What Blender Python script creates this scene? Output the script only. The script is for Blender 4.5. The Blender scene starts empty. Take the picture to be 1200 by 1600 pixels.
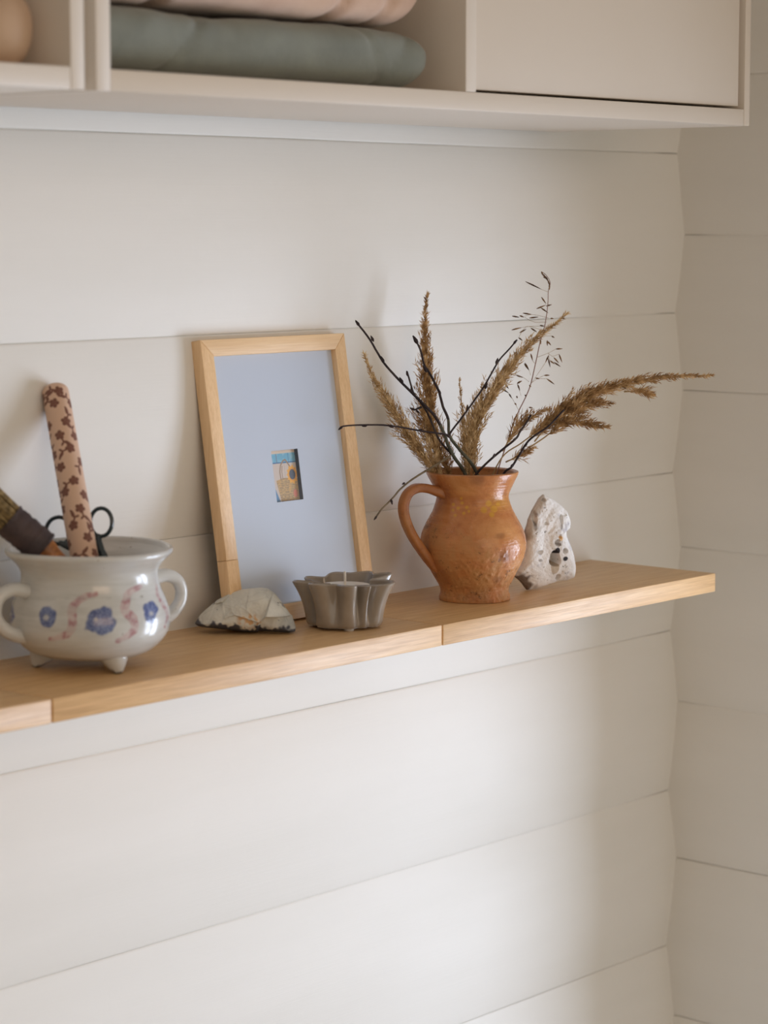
import bpy, bmesh, math, random
import numpy as np
from mathutils import Vector, noise

# ---------------------------------------------------------------- camera, world, light
scn = bpy.context.scene
COL = scn.collection
cam_d = bpy.data.cameras.new('camera'); cam = bpy.data.objects.new('camera', cam_d); COL.objects.link(cam)
cam.location = (-2.3327, -1.5950, 1.5)
cam.rotation_euler = (math.radians(90 - 6.623), 0, math.radians(-48.867))
cam_d.sensor_fit = 'VERTICAL'; cam_d.sensor_height = 36; cam_d.sensor_width = 27
cam_d.lens = 3867 / 1600 * 36
cam_d.clip_start = 0.05; cam_d.clip_end = 60
cam_d.dof.use_dof = True; cam_d.dof.focus_distance = 2.36; cam_d.dof.aperture_fstop = 6.0
scn.camera = cam

world = bpy.data.worlds.new('world'); scn.world = world; world.use_nodes = True
world.node_tree.nodes['Background'].inputs[0].default_value = (1.0, 0.945, 0.825, 1)   # the open rest of the room, warm
world.node_tree.nodes['Background'].inputs[1].default_value = 0.81

def area(name, loc, rot, sx, sy, power, col):
    l = bpy.data.lights.new(name, 'AREA'); l.shape = 'RECTANGLE'; l.size = sx; l.size_y = sy
    l.energy = power; l.color = col
    o = bpy.data.objects.new(name, l); o.location = loc; o.rotation_euler = rot; COL.objects.link(o); return o
# daylight standing in the window of the right-hand wall
WY0, WY1, WZ0, WZ1 = -0.27, -1.36, 0.24, 1.36
area('window_daylight', (0.60, -1.22, 0.73), (0, math.radians(90), 0), 1.0, 1.0, 40, (0.72, 0.82, 1.0))
# added warm fill light, unseen, far behind the camera
area('warm_fill', (-2.2, -3.3, 2.0), (math.radians(80), 0, math.radians(-20)), 1.7, .8, 10, (1.0, 0.62, 0.38))

scn.view_settings.view_transform = 'Standard'; scn.view_settings.look = 'None'
scn.view_settings.gamma = 1; scn.view_settings.use_curve_mapping = False
scn.view_settings.exposure = 0.0
scn.cycles.use_denoising = True
scn.cycles.max_bounces = 10; scn.cycles.diffuse_bounces = 5; scn.cycles.transparent_max_bounces = 16

# ---------------------------------------------------------------- helpers
def lin(c):
    c = c / 255.0
    return c / 12.92 if c <= 0.04045 else ((c + 0.055) / 1.055) ** 2.4
def rgb(r, g, b): return (lin(r), lin(g), lin(b), 1.0)
def tag(o, label=None, cat=None, group=None, kind=None):
    if label: o['label'] = label
    if cat: o['category'] = cat
    if group: o['group'] = group
    if kind: o['kind'] = kind
    return o
def empty(name, loc=(0, 0, 0)):
    o = bpy.data.objects.new(name, None); o.location = loc; o.empty_display_size = 0.02; COL.objects.link(o); return o
def mesh(name, V, F, mat, parent=None, smooth=True, sharp=None):
    """vertices in world coordinates; the parent may stand anywhere (no rotation)"""
    off = Vector((0, 0, 0))
    if parent is not None:
        off = Vector(parent['_o']) if '_o' in parent else parent.location.copy()
        p = parent.parent
        if p is not None and '_o' not in parent: off = off + p.location
    me = bpy.data.meshes.new(name)
    if len(V) and not isinstance(V[0], Vector): V = [Vector(v) for v in V]
    me.from_pydata([tuple(v - off) for v in V], [], F)
    me.update()
    if smooth:
        me.polygons.foreach_set('use_smooth', [True] * len(me.polygons))
        if sharp:
            me.set_sharp_from_angle(angle=math.radians(sharp))
    if mat: me.materials.append(mat)
    o = bpy.data.objects.new(name, me); COL.objects.link(o)
    if parent is not None: o.parent = parent
    return o
def box_vf(x0, x1, y0, y1, z0, z1, bev=0.0, seg=2):
    bm = bmesh.new(); bmesh.ops.create_cube(bm, size=1)
    for v in bm.verts:
        v.co = Vector(((x0 + x1) / 2 + v.co.x * (x1 - x0), (y0 + y1) / 2 + v.co.y * (y1 - y0), (z0 + z1) / 2 + v.co.z * (z1 - z0)))
    if bev > 0:
        bmesh.ops.bevel(bm, geom=list(bm.edges), offset=bev, segments=seg, profile=0.5, affect='EDGES', clamp_overlap=True)
    bm.verts.index_update()
    V = [v.co.copy() for v in bm.verts]; F = [[v.index for v in f.verts] for f in bm.faces]; bm.free()
    return V, F
def box(name, x0, x1, y0, y1, z0, z1, mat, parent=None, bev=0.0):
    V, F = box_vf(min(x0, x1), max(x0, x1), min(y0, y1), max(y0, y1), min(z0, z1), max(z0, z1), bev)
    return mesh(name, V, F, mat, parent, smooth=bev > 0, sharp=40)
def join(parts):
    V, F = [], []
    for v, f in parts:
        n = len(V); V += list(v); F += [[i + n for i in q] for q in f]
    return V, F
def tube_vf(P, R, n=8, closed=False, caps=True, flat=1.0, flatdir=None, twist=None):
    P = [Vector(p) for p in P]
    if not hasattr(R, '__len__'): R = [R] * len(P)
    V, F = [], []; m = len(P); ref = None
    for i in range(m):
        a = P[i - 1] if (i > 0 or closed) else P[i]; b = P[(i + 1) % m] if (i < m - 1 or closed) else P[i]
        t = (b - a).normalized()
        if flatdir is not None: ref = Vector(flatdir)
        elif ref is None: ref = Vector((0, 0, 1)) if abs(t.z) < .9 else Vector((1, 0, 0))
        u = (ref - t * ref.dot(t)).normalized(); w = t.cross(u)
        if flatdir is None: ref = u
        for k in range(n):
            an = 2 * math.pi * k / n
            V.append(P[i] + (u * math.cos(an) * flat + w * math.sin(an)) * R[i])
    rings = m if closed else m - 1
    for i in range(rings):
        j = (i + 1) % m
        for k in range(n):
            k2 = (k + 1) % n
            F.append([i * n + k, i * n + k2, j * n + k2, j * n + k])
    if caps and not closed:
        F.append(list(range(n))[::-1]); F.append([(m - 1) * n + k for k in range(n)])
    return V, F
def smooth_path(P, k=4):
    """Catmull-Rom through the points"""
    P = [Vector(p) for p in P]; out = []
    for i in range(len(P) - 1):
        p0 = P[max(i - 1, 0)]; p1 = P[i]; p2 = P[i + 1]; p3 = P[min(i + 2, len(P) - 1)]
        for j in range(k):
            t = j / k
            out.append(0.5 * ((2 * p1) + (p2 - p0) * t + (2 * p0 - 5 * p1 + 4 * p2 - p3) * t * t + (3 * p1 - p0 - 3 * p2 + p3) * t ** 3))
    out.append(P[-1]); return out
def resample(P, n):
    d = [0]
    for i in range(1, len(P)): d.append(d[-1] + (P[i] - P[i - 1]).length)
    out = []; j = 0
    for k in range(n):
        s = d[-1] * k / (n - 1)
        while j < len(d) - 2 and d[j + 1] < s: j += 1
        t = (s - d[j]) / max(d[j + 1] - d[j], 1e-9); out.append(P[j].lerp(P[j + 1], min(max(t, 0), 1)))
    return out
def lathe_vf(prof, c, n=64, fn=None, close_ends=True):
    V, F = [], []; m = len(prof)
    for i, (r, z) in enumerate(prof):
        for k in range(n):
            a = 2 * math.pi * k / n
            rr, zz = (r, z) if fn is None else fn(r, z, a, i)
            V.append(Vector((c[0] + rr * math.cos(a), c[1] + rr * math.sin(a), c[2] + zz)))
    for i in range(m - 1):
        for k in range(n):
            k2 = (k + 1) % n
            F.append([i * n + k, (i + 1) * n + k, (i + 1) * n + k2, i * n + k2])
    if close_ends:
        F.append([k for k in range(n)]); F.append([(m - 1) * n + k for k in range(n)][::-1])
    return V, F
def fine_profile(prof, k=5):
    P = smooth_path([(r, z, 0) for r, z in prof], k); return [(max(p.x, 0.0004), p.y) for p in P]
def spindle_vf(a, b, r, n=4, pos=0.45):
    a, b = Vector(a), Vector(b)
    return tube_vf([a, a.lerp(b, pos * .5), a.lerp(b, pos), a.lerp(b, .8), b], [r * .25, r * .8, r, r * .55, r * .08], n)
def paint(o, colors, name='paint'):
    """per-vertex print colours, linear floats (N,3)"""
    at = o.data.color_attributes.new(name, 'FLOAT_COLOR', 'POINT')
    arr = np.ones((len(o.data.vertices), 4), dtype=np.float32); arr[:, :3] = colors
    at.data.foreach_set('color', arr.ravel())
def seg_dist(p, a, b):
    ab = b - a; t = np.clip(((p - a) @ ab) / max(float(ab @ ab), 1e-12), 0, 1)
    return np.linalg.norm(p - (a + t[:, None] * ab), axis=1), t
def sstep(e0, e1, x):
    t = np.clip((x - e0) / (e1 - e0), 0, 1); return t * t * (3 - 2 * t)

# ---------------------------------------------------------------- materials
class N:
    def __init__(s, name):
        s.m = bpy.data.materials.new(name); s.m.use_nodes = True; s.t = s.m.node_tree
        s.b = s.t.nodes['Principled BSDF']
    def n(s, typ, **kw):
        x = s.t.nodes.new(typ)
        for k, v in kw.items():
            if k in x.inputs.keys(): x.inputs[k].default_value = v
            else: setattr(x, k, v)
        return x
    def l(s, a, b): s.t.links.new(a, b)
    def coords(s, scale=(1, 1, 1), kind='Object', rot=(0, 0, 0)):
        c = s.n('ShaderNodeTexCoord'); m = s.n('ShaderNodeMapping'); m.inputs['Scale'].default_value = scale; m.inputs['Rotation'].default_value = rot
        s.l(c.outputs[kind], m.inputs['Vector']); return m.outputs[0]
    def noise(s, vec, scale, detail=4, rough=.55, dist=0.0):
        x = s.n('ShaderNodeTexNoise'); x.inputs['Scale'].default_value = scale; x.inputs['Detail'].default_value = detail
        x.inputs['Roughness'].default_value = rough; x.inputs['Distortion'].default_value = dist
        s.l(vec, x.inputs['Vector']); return x.outputs['Fac']
    def ramp(s, fac, stops, interp='LINEAR'):
        r = s.n('ShaderNodeValToRGB'); r.color_ramp.interpolation = interp
        e = r.color_ramp.elements
        while len(e) < len(stops): e.new(0.5)
        for q, (p, c) in zip(e, stops): q.position = p; q.color = c
        s.l(fac, r.inputs[0]); return r.outputs[0]
    def mix(s, fac, a, b, blend='MIX'):
        x = s.n('ShaderNodeMix', data_type='RGBA', blend_type=blend)
        for sock, v in ((x.inputs[0], fac), (x.inputs[6], a), (x.inputs[7], b)):
            if isinstance(v, (int, float, tuple)): sock.default_value = v
            else: s.l(v, sock)
        return x.outputs[2]
    def math(s, op, a, b=0.0):
        x = s.n('ShaderNodeMath', operation=op)
        for sock, v in ((x.inputs[0], a), (x.inputs[1], b)):
            if isinstance(v, (int, float)): sock.default_value = v
            else: s.l(v, sock)
        return x.outputs[0]
    def base(s, c):
        if isinstance(c, tuple): s.b.inputs['Base Color'].default_value = c
        else: s.l(c, s.b.inputs['Base Color'])
        return s
    def rough(s, r):
        if isinstance(r, (int, float)): s.b.inputs['Roughness'].default_value = r
        else: s.l(r, s.b.inputs['Roughness'])
        return s
    def bump(s, h, strength=.3, dist=.001):
        b = s.n('ShaderNodeBump'); b.inputs['Strength'].default_value = strength; b.inputs['Distance'].default_value = dist
        prev = s.b.inputs['Normal'].links
        if prev: s.l(prev[0].from_socket, b.inputs['Normal'])
        s.l(h, b.inputs['Height']); s.l(b.outputs[0], s.b.inputs['Normal']); return s
G = lambda v: (v, v, v, 1)

def m_wall():
    k = N('white_painted_wood'); v = k.coords((1, 1, 1))
    vs = k.coords((1.2, 1.2, 60))
    tone = k.noise(k.coords((.8, .8, 5)), 3, 3)
    k.base(k.ramp(tone, [(.3, (0.78, 0.77, 0.735, 1)), (.7, (0.815, 0.805, 0.775, 1))])).rough(.55)
    k.bump(k.noise(vs, 6, 5, .6, .4), .14, .0010)
    k.bump(k.noise(k.coords((30, 30, 340)), 3, 3, .6), .12, .0004)
    w = k.n('ShaderNodeTexVoronoi'); w.inputs['Scale'].default_value = 2.1; k.l(k.coords((1, 1, 1.6)), w.inputs['Vector'])
    kn = k.ramp(w.outputs['Distance'], [(0, G(1)), (.04, G(0))])
    k.bump(k.math('MULTIPLY', kn, k.noise(v, 260, 2)), .3, .001)
    return k.m
def m_wall_side():
    m = m_wall(); m.name = 'white_painted_wood_side'; return m
def m_oak(name, c0, c1, c2, axis='x', rough=.42):
    k = N(name)
    sc = {'x': (4, 70, 70), 'z': (70, 70, 4)}[axis]
    v = k.coords(sc)
    g = k.noise(v, 3.2, 6, .62, .6)
    f = k.noise(k.coords({'x': (9, 420, 420), 'z': (420, 420, 9)}[axis]), 2.2, 2, .5)
    big = k.noise(k.coords({'x': (.9, 9, 9), 'z': (9, 9, .9)}[axis]), 3, 3, .5, .8)
    base = k.ramp(g, [(.12, c0), (.50, c1), (.85, c2)])
    base = k.mix(k.ramp(f, [(.30, G(.55)), (.48, G(0))]), base, c0, 'MIX')
    base = k.mix(k.math('MULTIPLY', big, .25), base, c2, 'MULTIPLY')
    f2 = k.noise(k.coords({'x': (14, 900, 900), 'z': (900, 900, 14)}[axis]), 1.6, 2, .5)
    base = k.mix(k.ramp(f2, [(.36, G(.5)), (.52, G(0))]), base, c0, 'MIX')
    k.base(base).rough(k.ramp(g, [(.3, G(rough + .08)), (.7, G(rough - .04))]))
    k.bump(f, .25, .0006); k.bump(g, .1, .0006)
    return k.m
def m_plain(name, c, rough=.5, bump=None, spec=None, coat=0, metal=0, var=None):
    k = N(name)
    if var:
        k.base(k.ramp(k.noise(k.coords(), var[1], 4), [(.3, c), (.7, var[0])]))
    else: k.base(c)
    k.rough(rough); k.b.inputs['Metallic'].default_value = metal
    if spec is not None: k.b.inputs['Specular IOR Level'].default_value = spec
    if coat: k.b.inputs['Coat Weight'].default_value = coat; k.b.inputs['Coat Roughness'].default_value = .08
    if bump: k.bump(k.noise(k.coords(), bump[0], 4), bump[1], bump[2])
    return k.m
def m_painted(name, rough=.4, coat=0.0, bump=None, extra=None):
    k = N(name); a = k.n('ShaderNodeVertexColor'); a.layer_name = 'paint'
    c = a.outputs[0]
    if extra: c = k.mix(k.math('MULTIPLY', k.noise(k.coords(), extra[1], 5), extra[2]), c, extra[0])
    k.base(c); k.rough(rough)
    if coat: k.b.inputs['Coat Weight'].default_value = coat; k.b.inputs['Coat Roughness'].default_value = .06
    if bump: k.bump(k.noise(k.coords(), bump[0], 5), bump[1], bump[2])
    return k.m
M_WALL = m_wall(); M_WALL2 = m_wall_side()
M_SHELF = m_oak('oiled_oak', rgb(192, 152, 106), rgb(226, 188, 138), rgb(240, 208, 160), 'x', .36)
M_FRAME_H = m_oak('pale_oak_across', rgb(228, 192, 146), rgb(242, 210, 168), rgb(250, 224, 186), 'x', .45)
M_FRAME_V = m_oak('pale_oak_upright', rgb(222, 184, 136), rgb(240, 206, 162), rgb(250, 222, 184), 'z', .45)
M_CAB = m_plain('cream_lacquer', (0.73, 0.665, 0.59, 1), .42, (900, .06, .0003))
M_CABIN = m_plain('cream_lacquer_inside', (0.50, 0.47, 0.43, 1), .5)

# ---------------------------------------------------------------- measured shapes, metres
JUG_PROFILE = [[0.04496,0.1241],[0.04402,0.121],[0.04121,0.1154],[0.03746,0.1079],[0.03528,0.1016],[0.0359,0.0966],[0.03871,0.0885],[0.04277,0.0803],[0.04683,0.0728],[0.04995,0.0653],[0.05139,0.0578],[0.0512,0.0509],[0.04933,0.0427],[0.0462,0.0352],[0.04215,0.0276],[0.03777,0.02],[0.03465,0.0144],[0.0334,0.01],[0.0334,0.0068],[0.03465,0.003],[0.03465,0.0005]]
POT_PROFILE = [[0.06895,0.0975],[0.06842,0.0954],[0.06526,0.0922],[0.06053,0.0874],[0.05737,0.0827],[0.05632,0.0779],[0.05711,0.071],[0.05947,0.0635],[0.06263,0.0561],[0.065,0.0486],[0.06605,0.0412],[0.06553,0.0337],[0.06263,0.0268],[0.05684,0.0199],[0.04842,0.014],[0.03684,0.0102],[0.02105,0.0081],[0.0,0.0076]]
PLUME = [["tall",[[-0.4718,-0.0582,1.2262],[-0.4736,-0.0546,1.2577],[-0.4803,-0.0462,1.2828],[-0.484,-0.0411,1.3035],[-0.4848,-0.0392,1.3248],[-0.4856,-0.0374,1.3454],[-0.4856,-0.0365,1.366],[-0.4855,-0.0356,1.3871],[-0.4855,-0.0347,1.4077],[-0.4833,-0.0361,1.4325]]],["left",[[-0.4911,-0.0693,1.2287],[-0.5031,-0.063,1.2623],[-0.5139,-0.0558,1.2807],[-0.5244,-0.0485,1.2971],[-0.5353,-0.0416,1.3184],[-0.546,-0.0346,1.3377],[-0.5558,-0.0284,1.3563],[-0.5634,-0.0246,1.3773]]],["small",[[-0.4629,-0.0744,1.2267],[-0.4607,-0.0667,1.2606],[-0.4573,-0.0622,1.2885],[-0.4548,-0.0576,1.3133],[-0.4532,-0.0538,1.3319],[-0.4514,-0.0506,1.3493]]],["right",[[-0.4706,-0.0806,1.2278],[-0.4708,-0.079,1.2672],[-0.4687,-0.0804,1.2922],[-0.4631,-0.0861,1.3171],[-0.456,-0.0938,1.3357],[-0.4478,-0.103,1.3544],[-0.4372,-0.1151,1.3755],[-0.4265,-0.1277,1.3916],[-0.4159,-0.1406,1.404],[-0.4084,-0.1495,1.4151]]],["long",[[-0.4645,-0.0877,1.2278],[-0.4502,-0.1015,1.2728],[-0.4368,-0.117,1.289],[-0.4217,-0.1343,1.3065],[-0.4084,-0.1497,1.3221],[-0.3952,-0.1652,1.3346],[-0.3854,-0.1771,1.3408],[-0.3712,-0.195,1.3465],[-0.3571,-0.2129,1.3515],[-0.3435,-0.2305,1.3541],[-0.3216,-0.2595,1.3549]]]]
LONG_SIDE = [[[-0.4323,-0.1222,1.284],[-0.4225,-0.1334,1.294],[-0.4109,-0.1463,1.3065],[-0.3998,-0.1604,1.3084],[-0.3834,-0.1823,1.3049]],[[-0.4078,-0.1454,1.3119],[-0.3982,-0.1575,1.3213],[-0.3907,-0.1674,1.3251],[-0.3793,-0.1829,1.3277]],[[-0.3665,-0.188,1.3385],[-0.3601,-0.1986,1.3386],[-0.3517,-0.2131,1.3357]],[[-0.4494,-0.1032,1.2809],[-0.4397,-0.1136,1.3028],[-0.4308,-0.124,1.314],[-0.4199,-0.1373,1.3228]],[[-0.4483,-0.1064,1.2704],[-0.4406,-0.1177,1.2768],[-0.4326,-0.1295,1.2845]],[[-0.4281,-0.126,1.2902],[-0.4221,-0.133,1.3015],[-0.4121,-0.1448,1.3183],[-0.4054,-0.1528,1.3289]]]
SMALL_SIDE = [[-0.4624,-0.0739,1.2329],[-0.4537,-0.0723,1.2699],[-0.4466,-0.0687,1.3071],[-0.4397,-0.0687,1.3319],[-0.4374,-0.0676,1.3443]]
TWIG_A = [[-0.4764,-0.0933,1.223],[-0.4889,-0.0906,1.2581],[-0.5006,-0.0849,1.2772],[-0.5071,-0.0822,1.2898],[-0.5108,-0.0813,1.2993],[-0.5204,-0.0773,1.3175],[-0.5347,-0.0693,1.3338],[-0.5432,-0.0645,1.3432],[-0.5534,-0.0588,1.3544],[-0.566,-0.052,1.3699],[-0.5793,-0.046,1.392],[-0.5921,-0.0396,1.4097]]
TWIG_A_SIDES = [[[-0.5028,-0.0835,1.2803],[-0.5121,-0.0744,1.2959],[-0.5198,-0.0671,1.3206],[-0.5286,-0.0585,1.3379],[-0.5309,-0.0564,1.3453],[-0.5341,-0.0534,1.3606]],[[-0.5122,-0.0897,1.2801],[-0.5284,-0.0842,1.2717],[-0.5452,-0.0784,1.2634],[-0.5554,-0.0751,1.2579],[-0.5661,-0.0723,1.2506],[-0.5761,-0.0705,1.2421],[-0.5871,-0.0681,1.2338],[-0.5967,-0.0669,1.2248]],[[-0.5354,-0.0731,1.3273],[-0.5383,-0.0715,1.3262],[-0.5412,-0.07,1.325]]]
TWIG_A_BUDS = [[[-0.5901,-0.0427,1.4049],[-0.5924,-0.0391,1.4109]],[[-0.5789,-0.0505,1.3903],[-0.5803,-0.0477,1.3963]],[[-0.5705,-0.056,1.3696],[-0.5719,-0.0532,1.3768]],[[-0.5565,-0.0679,1.3501],[-0.5583,-0.0646,1.3567]],[[-0.5341,-0.0543,1.3558],[-0.5344,-0.0529,1.3613]],[[-0.5303,-0.0567,1.341],[-0.5306,-0.0553,1.3465]],[[-0.5949,-0.0685,1.2278],[-0.5972,-0.0665,1.2236]],[[-0.5634,-0.0763,1.2573],[-0.5656,-0.0742,1.2555]],[[-0.5788,-0.0721,1.2425],[-0.5785,-0.0734,1.2371]],[[-0.5412,-0.07,1.3244],[-0.5446,-0.0657,1.3268]],[[-0.5416,-0.0711,1.3245],[-0.5394,-0.0741,1.3215]]]
TWIG_B = [[-0.4702,-0.1003,1.223],[-0.4788,-0.0967,1.2577],[-0.4853,-0.0923,1.2722],[-0.4929,-0.0866,1.2829],[-0.5017,-0.0802,1.2974],[-0.5045,-0.08,1.3142],[-0.509,-0.0773,1.3267],[-0.5133,-0.0753,1.3422],[-0.5208,-0.0703,1.3589],[-0.525,-0.0674,1.3669],[-0.5287,-0.0657,1.3804],[-0.5326,-0.0634,1.3903],[-0.5351,-0.0615,1.3946]]
TWIG_B_SIDES = [[[-0.5109,-0.0878,1.299],[-0.5097,-0.0891,1.3039],[-0.5003,-0.1004,1.3236],[-0.4906,-0.112,1.3451],[-0.4867,-0.1167,1.3561],[-0.4808,-0.1236,1.3714],[-0.4754,-0.1302,1.3812],[-0.4701,-0.1367,1.3909]],[[-0.511,-0.0878,1.2984],[-0.5147,-0.0862,1.3004],[-0.5396,-0.0751,1.305],[-0.5692,-0.0621,1.311],[-0.5933,-0.0519,1.3126],[-0.6137,-0.0435,1.3122],[-0.6186,-0.0422,1.3094]]]
TWIG_B_BUDS = [[[-0.5326,-0.0658,1.3867],[-0.5351,-0.0615,1.3952]],[[-0.5278,-0.073,1.3599],[-0.5296,-0.0697,1.3672]],[[-0.5182,-0.0818,1.3378],[-0.5188,-0.0799,1.3445]],[[-0.4728,-0.1343,1.3867],[-0.47,-0.1367,1.3915]],[[-0.4838,-0.1221,1.3672],[-0.482,-0.123,1.3739]],[[-0.4903,-0.1142,1.3439],[-0.4885,-0.115,1.3506]],[[-0.4994,-0.0996,1.3235],[-0.4986,-0.0997,1.329]],[[-0.616,-0.0447,1.3124],[-0.6194,-0.0414,1.3088]],[[-0.5957,-0.0572,1.3124],[-0.5993,-0.0532,1.3118]],[[-0.5732,-0.0711,1.3105],[-0.5778,-0.0655,1.3123]],[[-0.5366,-0.0757,1.3049],[-0.5393,-0.0724,1.3061]],[[-0.5118,-0.0886,1.2973],[-0.514,-0.0855,1.3003]]]
TWIG_C = [[-0.4978,-0.0868,1.2337],[-0.4859,-0.1001,1.261],[-0.4751,-0.1127,1.2777],[-0.4622,-0.1282,1.2944],[-0.4585,-0.1323,1.3025],[-0.4533,-0.1382,1.3142],[-0.4516,-0.14,1.3185]]
TWIG_C_BUDS = [[[-0.4656,-0.1285,1.2928],[-0.4628,-0.131,1.2971]],[[-0.4795,-0.1154,1.2769],[-0.4779,-0.1164,1.2818]],[[-0.4537,-0.1385,1.3136],[-0.452,-0.1395,1.3191]]]
TWIG_D = [[-0.4697,-0.1038,1.2326],[-0.4624,-0.1153,1.2608],[-0.4576,-0.1224,1.2684],[-0.4509,-0.1327,1.289],[-0.4462,-0.1399,1.2978],[-0.4387,-0.1511,1.3072],[-0.4305,-0.1633,1.3234]]
TWIG_D_BUDS = [[[-0.4552,-0.1352,1.2876],[-0.4527,-0.1371,1.2931]],[[-0.4658,-0.1265,1.268],[-0.4639,-0.1281,1.2717]],[[-0.4394,-0.1501,1.306],[-0.437,-0.1521,1.3096]]]
GRASS_STEM = [[-0.4467,-0.0854,1.2261],[-0.4383,-0.089,1.2604],[-0.4297,-0.0939,1.2885],[-0.4217,-0.0986,1.3134],[-0.4113,-0.1059,1.3394],[-0.405,-0.1088,1.3644],[-0.4,-0.1107,1.3862],[-0.3954,-0.1129,1.4029],[-0.3921,-0.1135,1.4216],[-0.3905,-0.1128,1.4351],[-0.3886,-0.1136,1.4434],[-0.3905,-0.1101,1.4507],[-0.3933,-0.1062,1.4543]]
GRASS_SPIKES = [[[-0.4045,-0.0952,1.4445],[-0.3945,-0.108,1.4367]],[[-0.3915,-0.1051,1.4292],[-0.389,-0.1092,1.4225]],[[-0.4036,-0.1085,1.4181],[-0.3971,-0.1153,1.4218]],[[-0.3968,-0.1085,1.419],[-0.3924,-0.1145,1.4138]],[[-0.3852,-0.1063,1.4202],[-0.3813,-0.1105,1.4218]],[[-0.4168,-0.1017,1.4141],[-0.4108,-0.1089,1.4126]],[[-0.424,-0.0941,1.4112],[-0.4193,-0.0997,1.41]],[[-0.4191,-0.0996,1.4116],[-0.4162,-0.1032,1.41]],[[-0.3973,-0.0945,1.4085],[-0.391,-0.1015,1.4096]],[[-0.3915,-0.1164,1.4086],[-0.3894,-0.1188,1.4084]],[[-0.3989,-0.1091,1.4018],[-0.3959,-0.1127,1.4008]],[[-0.4255,-0.0947,1.3976],[-0.4184,-0.1024,1.4002]],[[-0.4087,-0.0916,1.3943],[-0.4039,-0.0964,1.398]],[[-0.405,-0.1026,1.3992],[-0.4013,-0.1076,1.3951]],[[-0.4138,-0.0942,1.3899],[-0.4113,-0.0976,1.3868]],[[-0.3923,-0.1185,1.3914],[-0.3904,-0.121,1.3896]],[[-0.3954,-0.1157,1.3873],[-0.3958,-0.1163,1.3816]],[[-0.3951,-0.1162,1.3862],[-0.3934,-0.1189,1.3821]],[[-0.3826,-0.1166,1.3782],[-0.3781,-0.1217,1.3785]],[[-0.3956,-0.118,1.3727],[-0.3987,-0.1158,1.3649]],[[-0.3883,-0.1118,1.3691],[-0.3878,-0.1139,1.3602]],[[-0.3927,-0.1217,1.3706],[-0.3898,-0.1261,1.3649]],[[-0.381,-0.1194,1.3732],[-0.3797,-0.1224,1.3649]],[[-0.3954,-0.1192,1.3675],[-0.3926,-0.123,1.3639]],[[-0.3931,-0.1221,1.366],[-0.3889,-0.1277,1.3613]],[[-0.4072,-0.1045,1.3743],[-0.4065,-0.1066,1.367]],[[-0.4118,-0.1008,1.3654],[-0.4097,-0.1045,1.3582]],[[-0.4244,-0.0882,1.3545],[-0.419,-0.0946,1.354]],[[-0.4184,-0.0955,1.353],[-0.4141,-0.1007,1.3509]],[[-0.4183,-0.0968,1.3457],[-0.415,-0.1002,1.3478]],[[-0.4005,-0.116,1.353],[-0.3967,-0.1203,1.3532]],[[-0.399,-0.1182,1.3498],[-0.3944,-0.1245,1.3441]],[[-0.3998,-0.1105,1.3883],[-0.3999,-0.1113,1.3831]],[[-0.426,-0.0882,1.3446],[-0.4246,-0.0905,1.3405]],[[-0.3933,-0.1062,1.4543],[-0.3924,-0.1082,1.4497]],[[-0.3906,-0.1068,1.4517],[-0.3893,-0.1092,1.4465]],[[-0.391,-0.1098,1.4497],[-0.3895,-0.1126,1.4434]],[[-0.3883,-0.1104,1.446],[-0.3873,-0.1127,1.4397]],[[-0.3892,-0.1131,1.4424],[-0.3896,-0.1137,1.4361]],[[-0.3947,-0.11,1.4497],[-0.3939,-0.1114,1.4477]],[[-0.4109,-0.1056,1.3436],[-0.4097,-0.1074,1.3417]],[[-0.4062,-0.1098,1.3504],[-0.4035,-0.1131,1.3496]],[[-0.4183,-0.0971,1.3444],[-0.4173,-0.0993,1.3381]],[[-0.4186,-0.0966,1.345],[-0.4154,-0.0999,1.3473]],[[-0.4263,-0.088,1.3439],[-0.4243,-0.0909,1.3399]],[[-0.4285,-0.0862,1.3396],[-0.4247,-0.0912,1.3359]],[[-0.4247,-0.0913,1.3353],[-0.4232,-0.0938,1.3307]],[[-0.4217,-0.0963,1.3261],[-0.4208,-0.0978,1.3238]],[[-0.413,-0.1071,1.3218],[-0.4104,-0.1101,1.3213]],[[-0.4146,-0.1031,1.3341],[-0.4136,-0.1045,1.3324]],[[-0.4123,-0.1003,1.3644],[-0.4095,-0.1048,1.3576]],[[-0.42,-0.0971,1.333],[-0.4195,-0.0981,1.3307]]]
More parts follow.
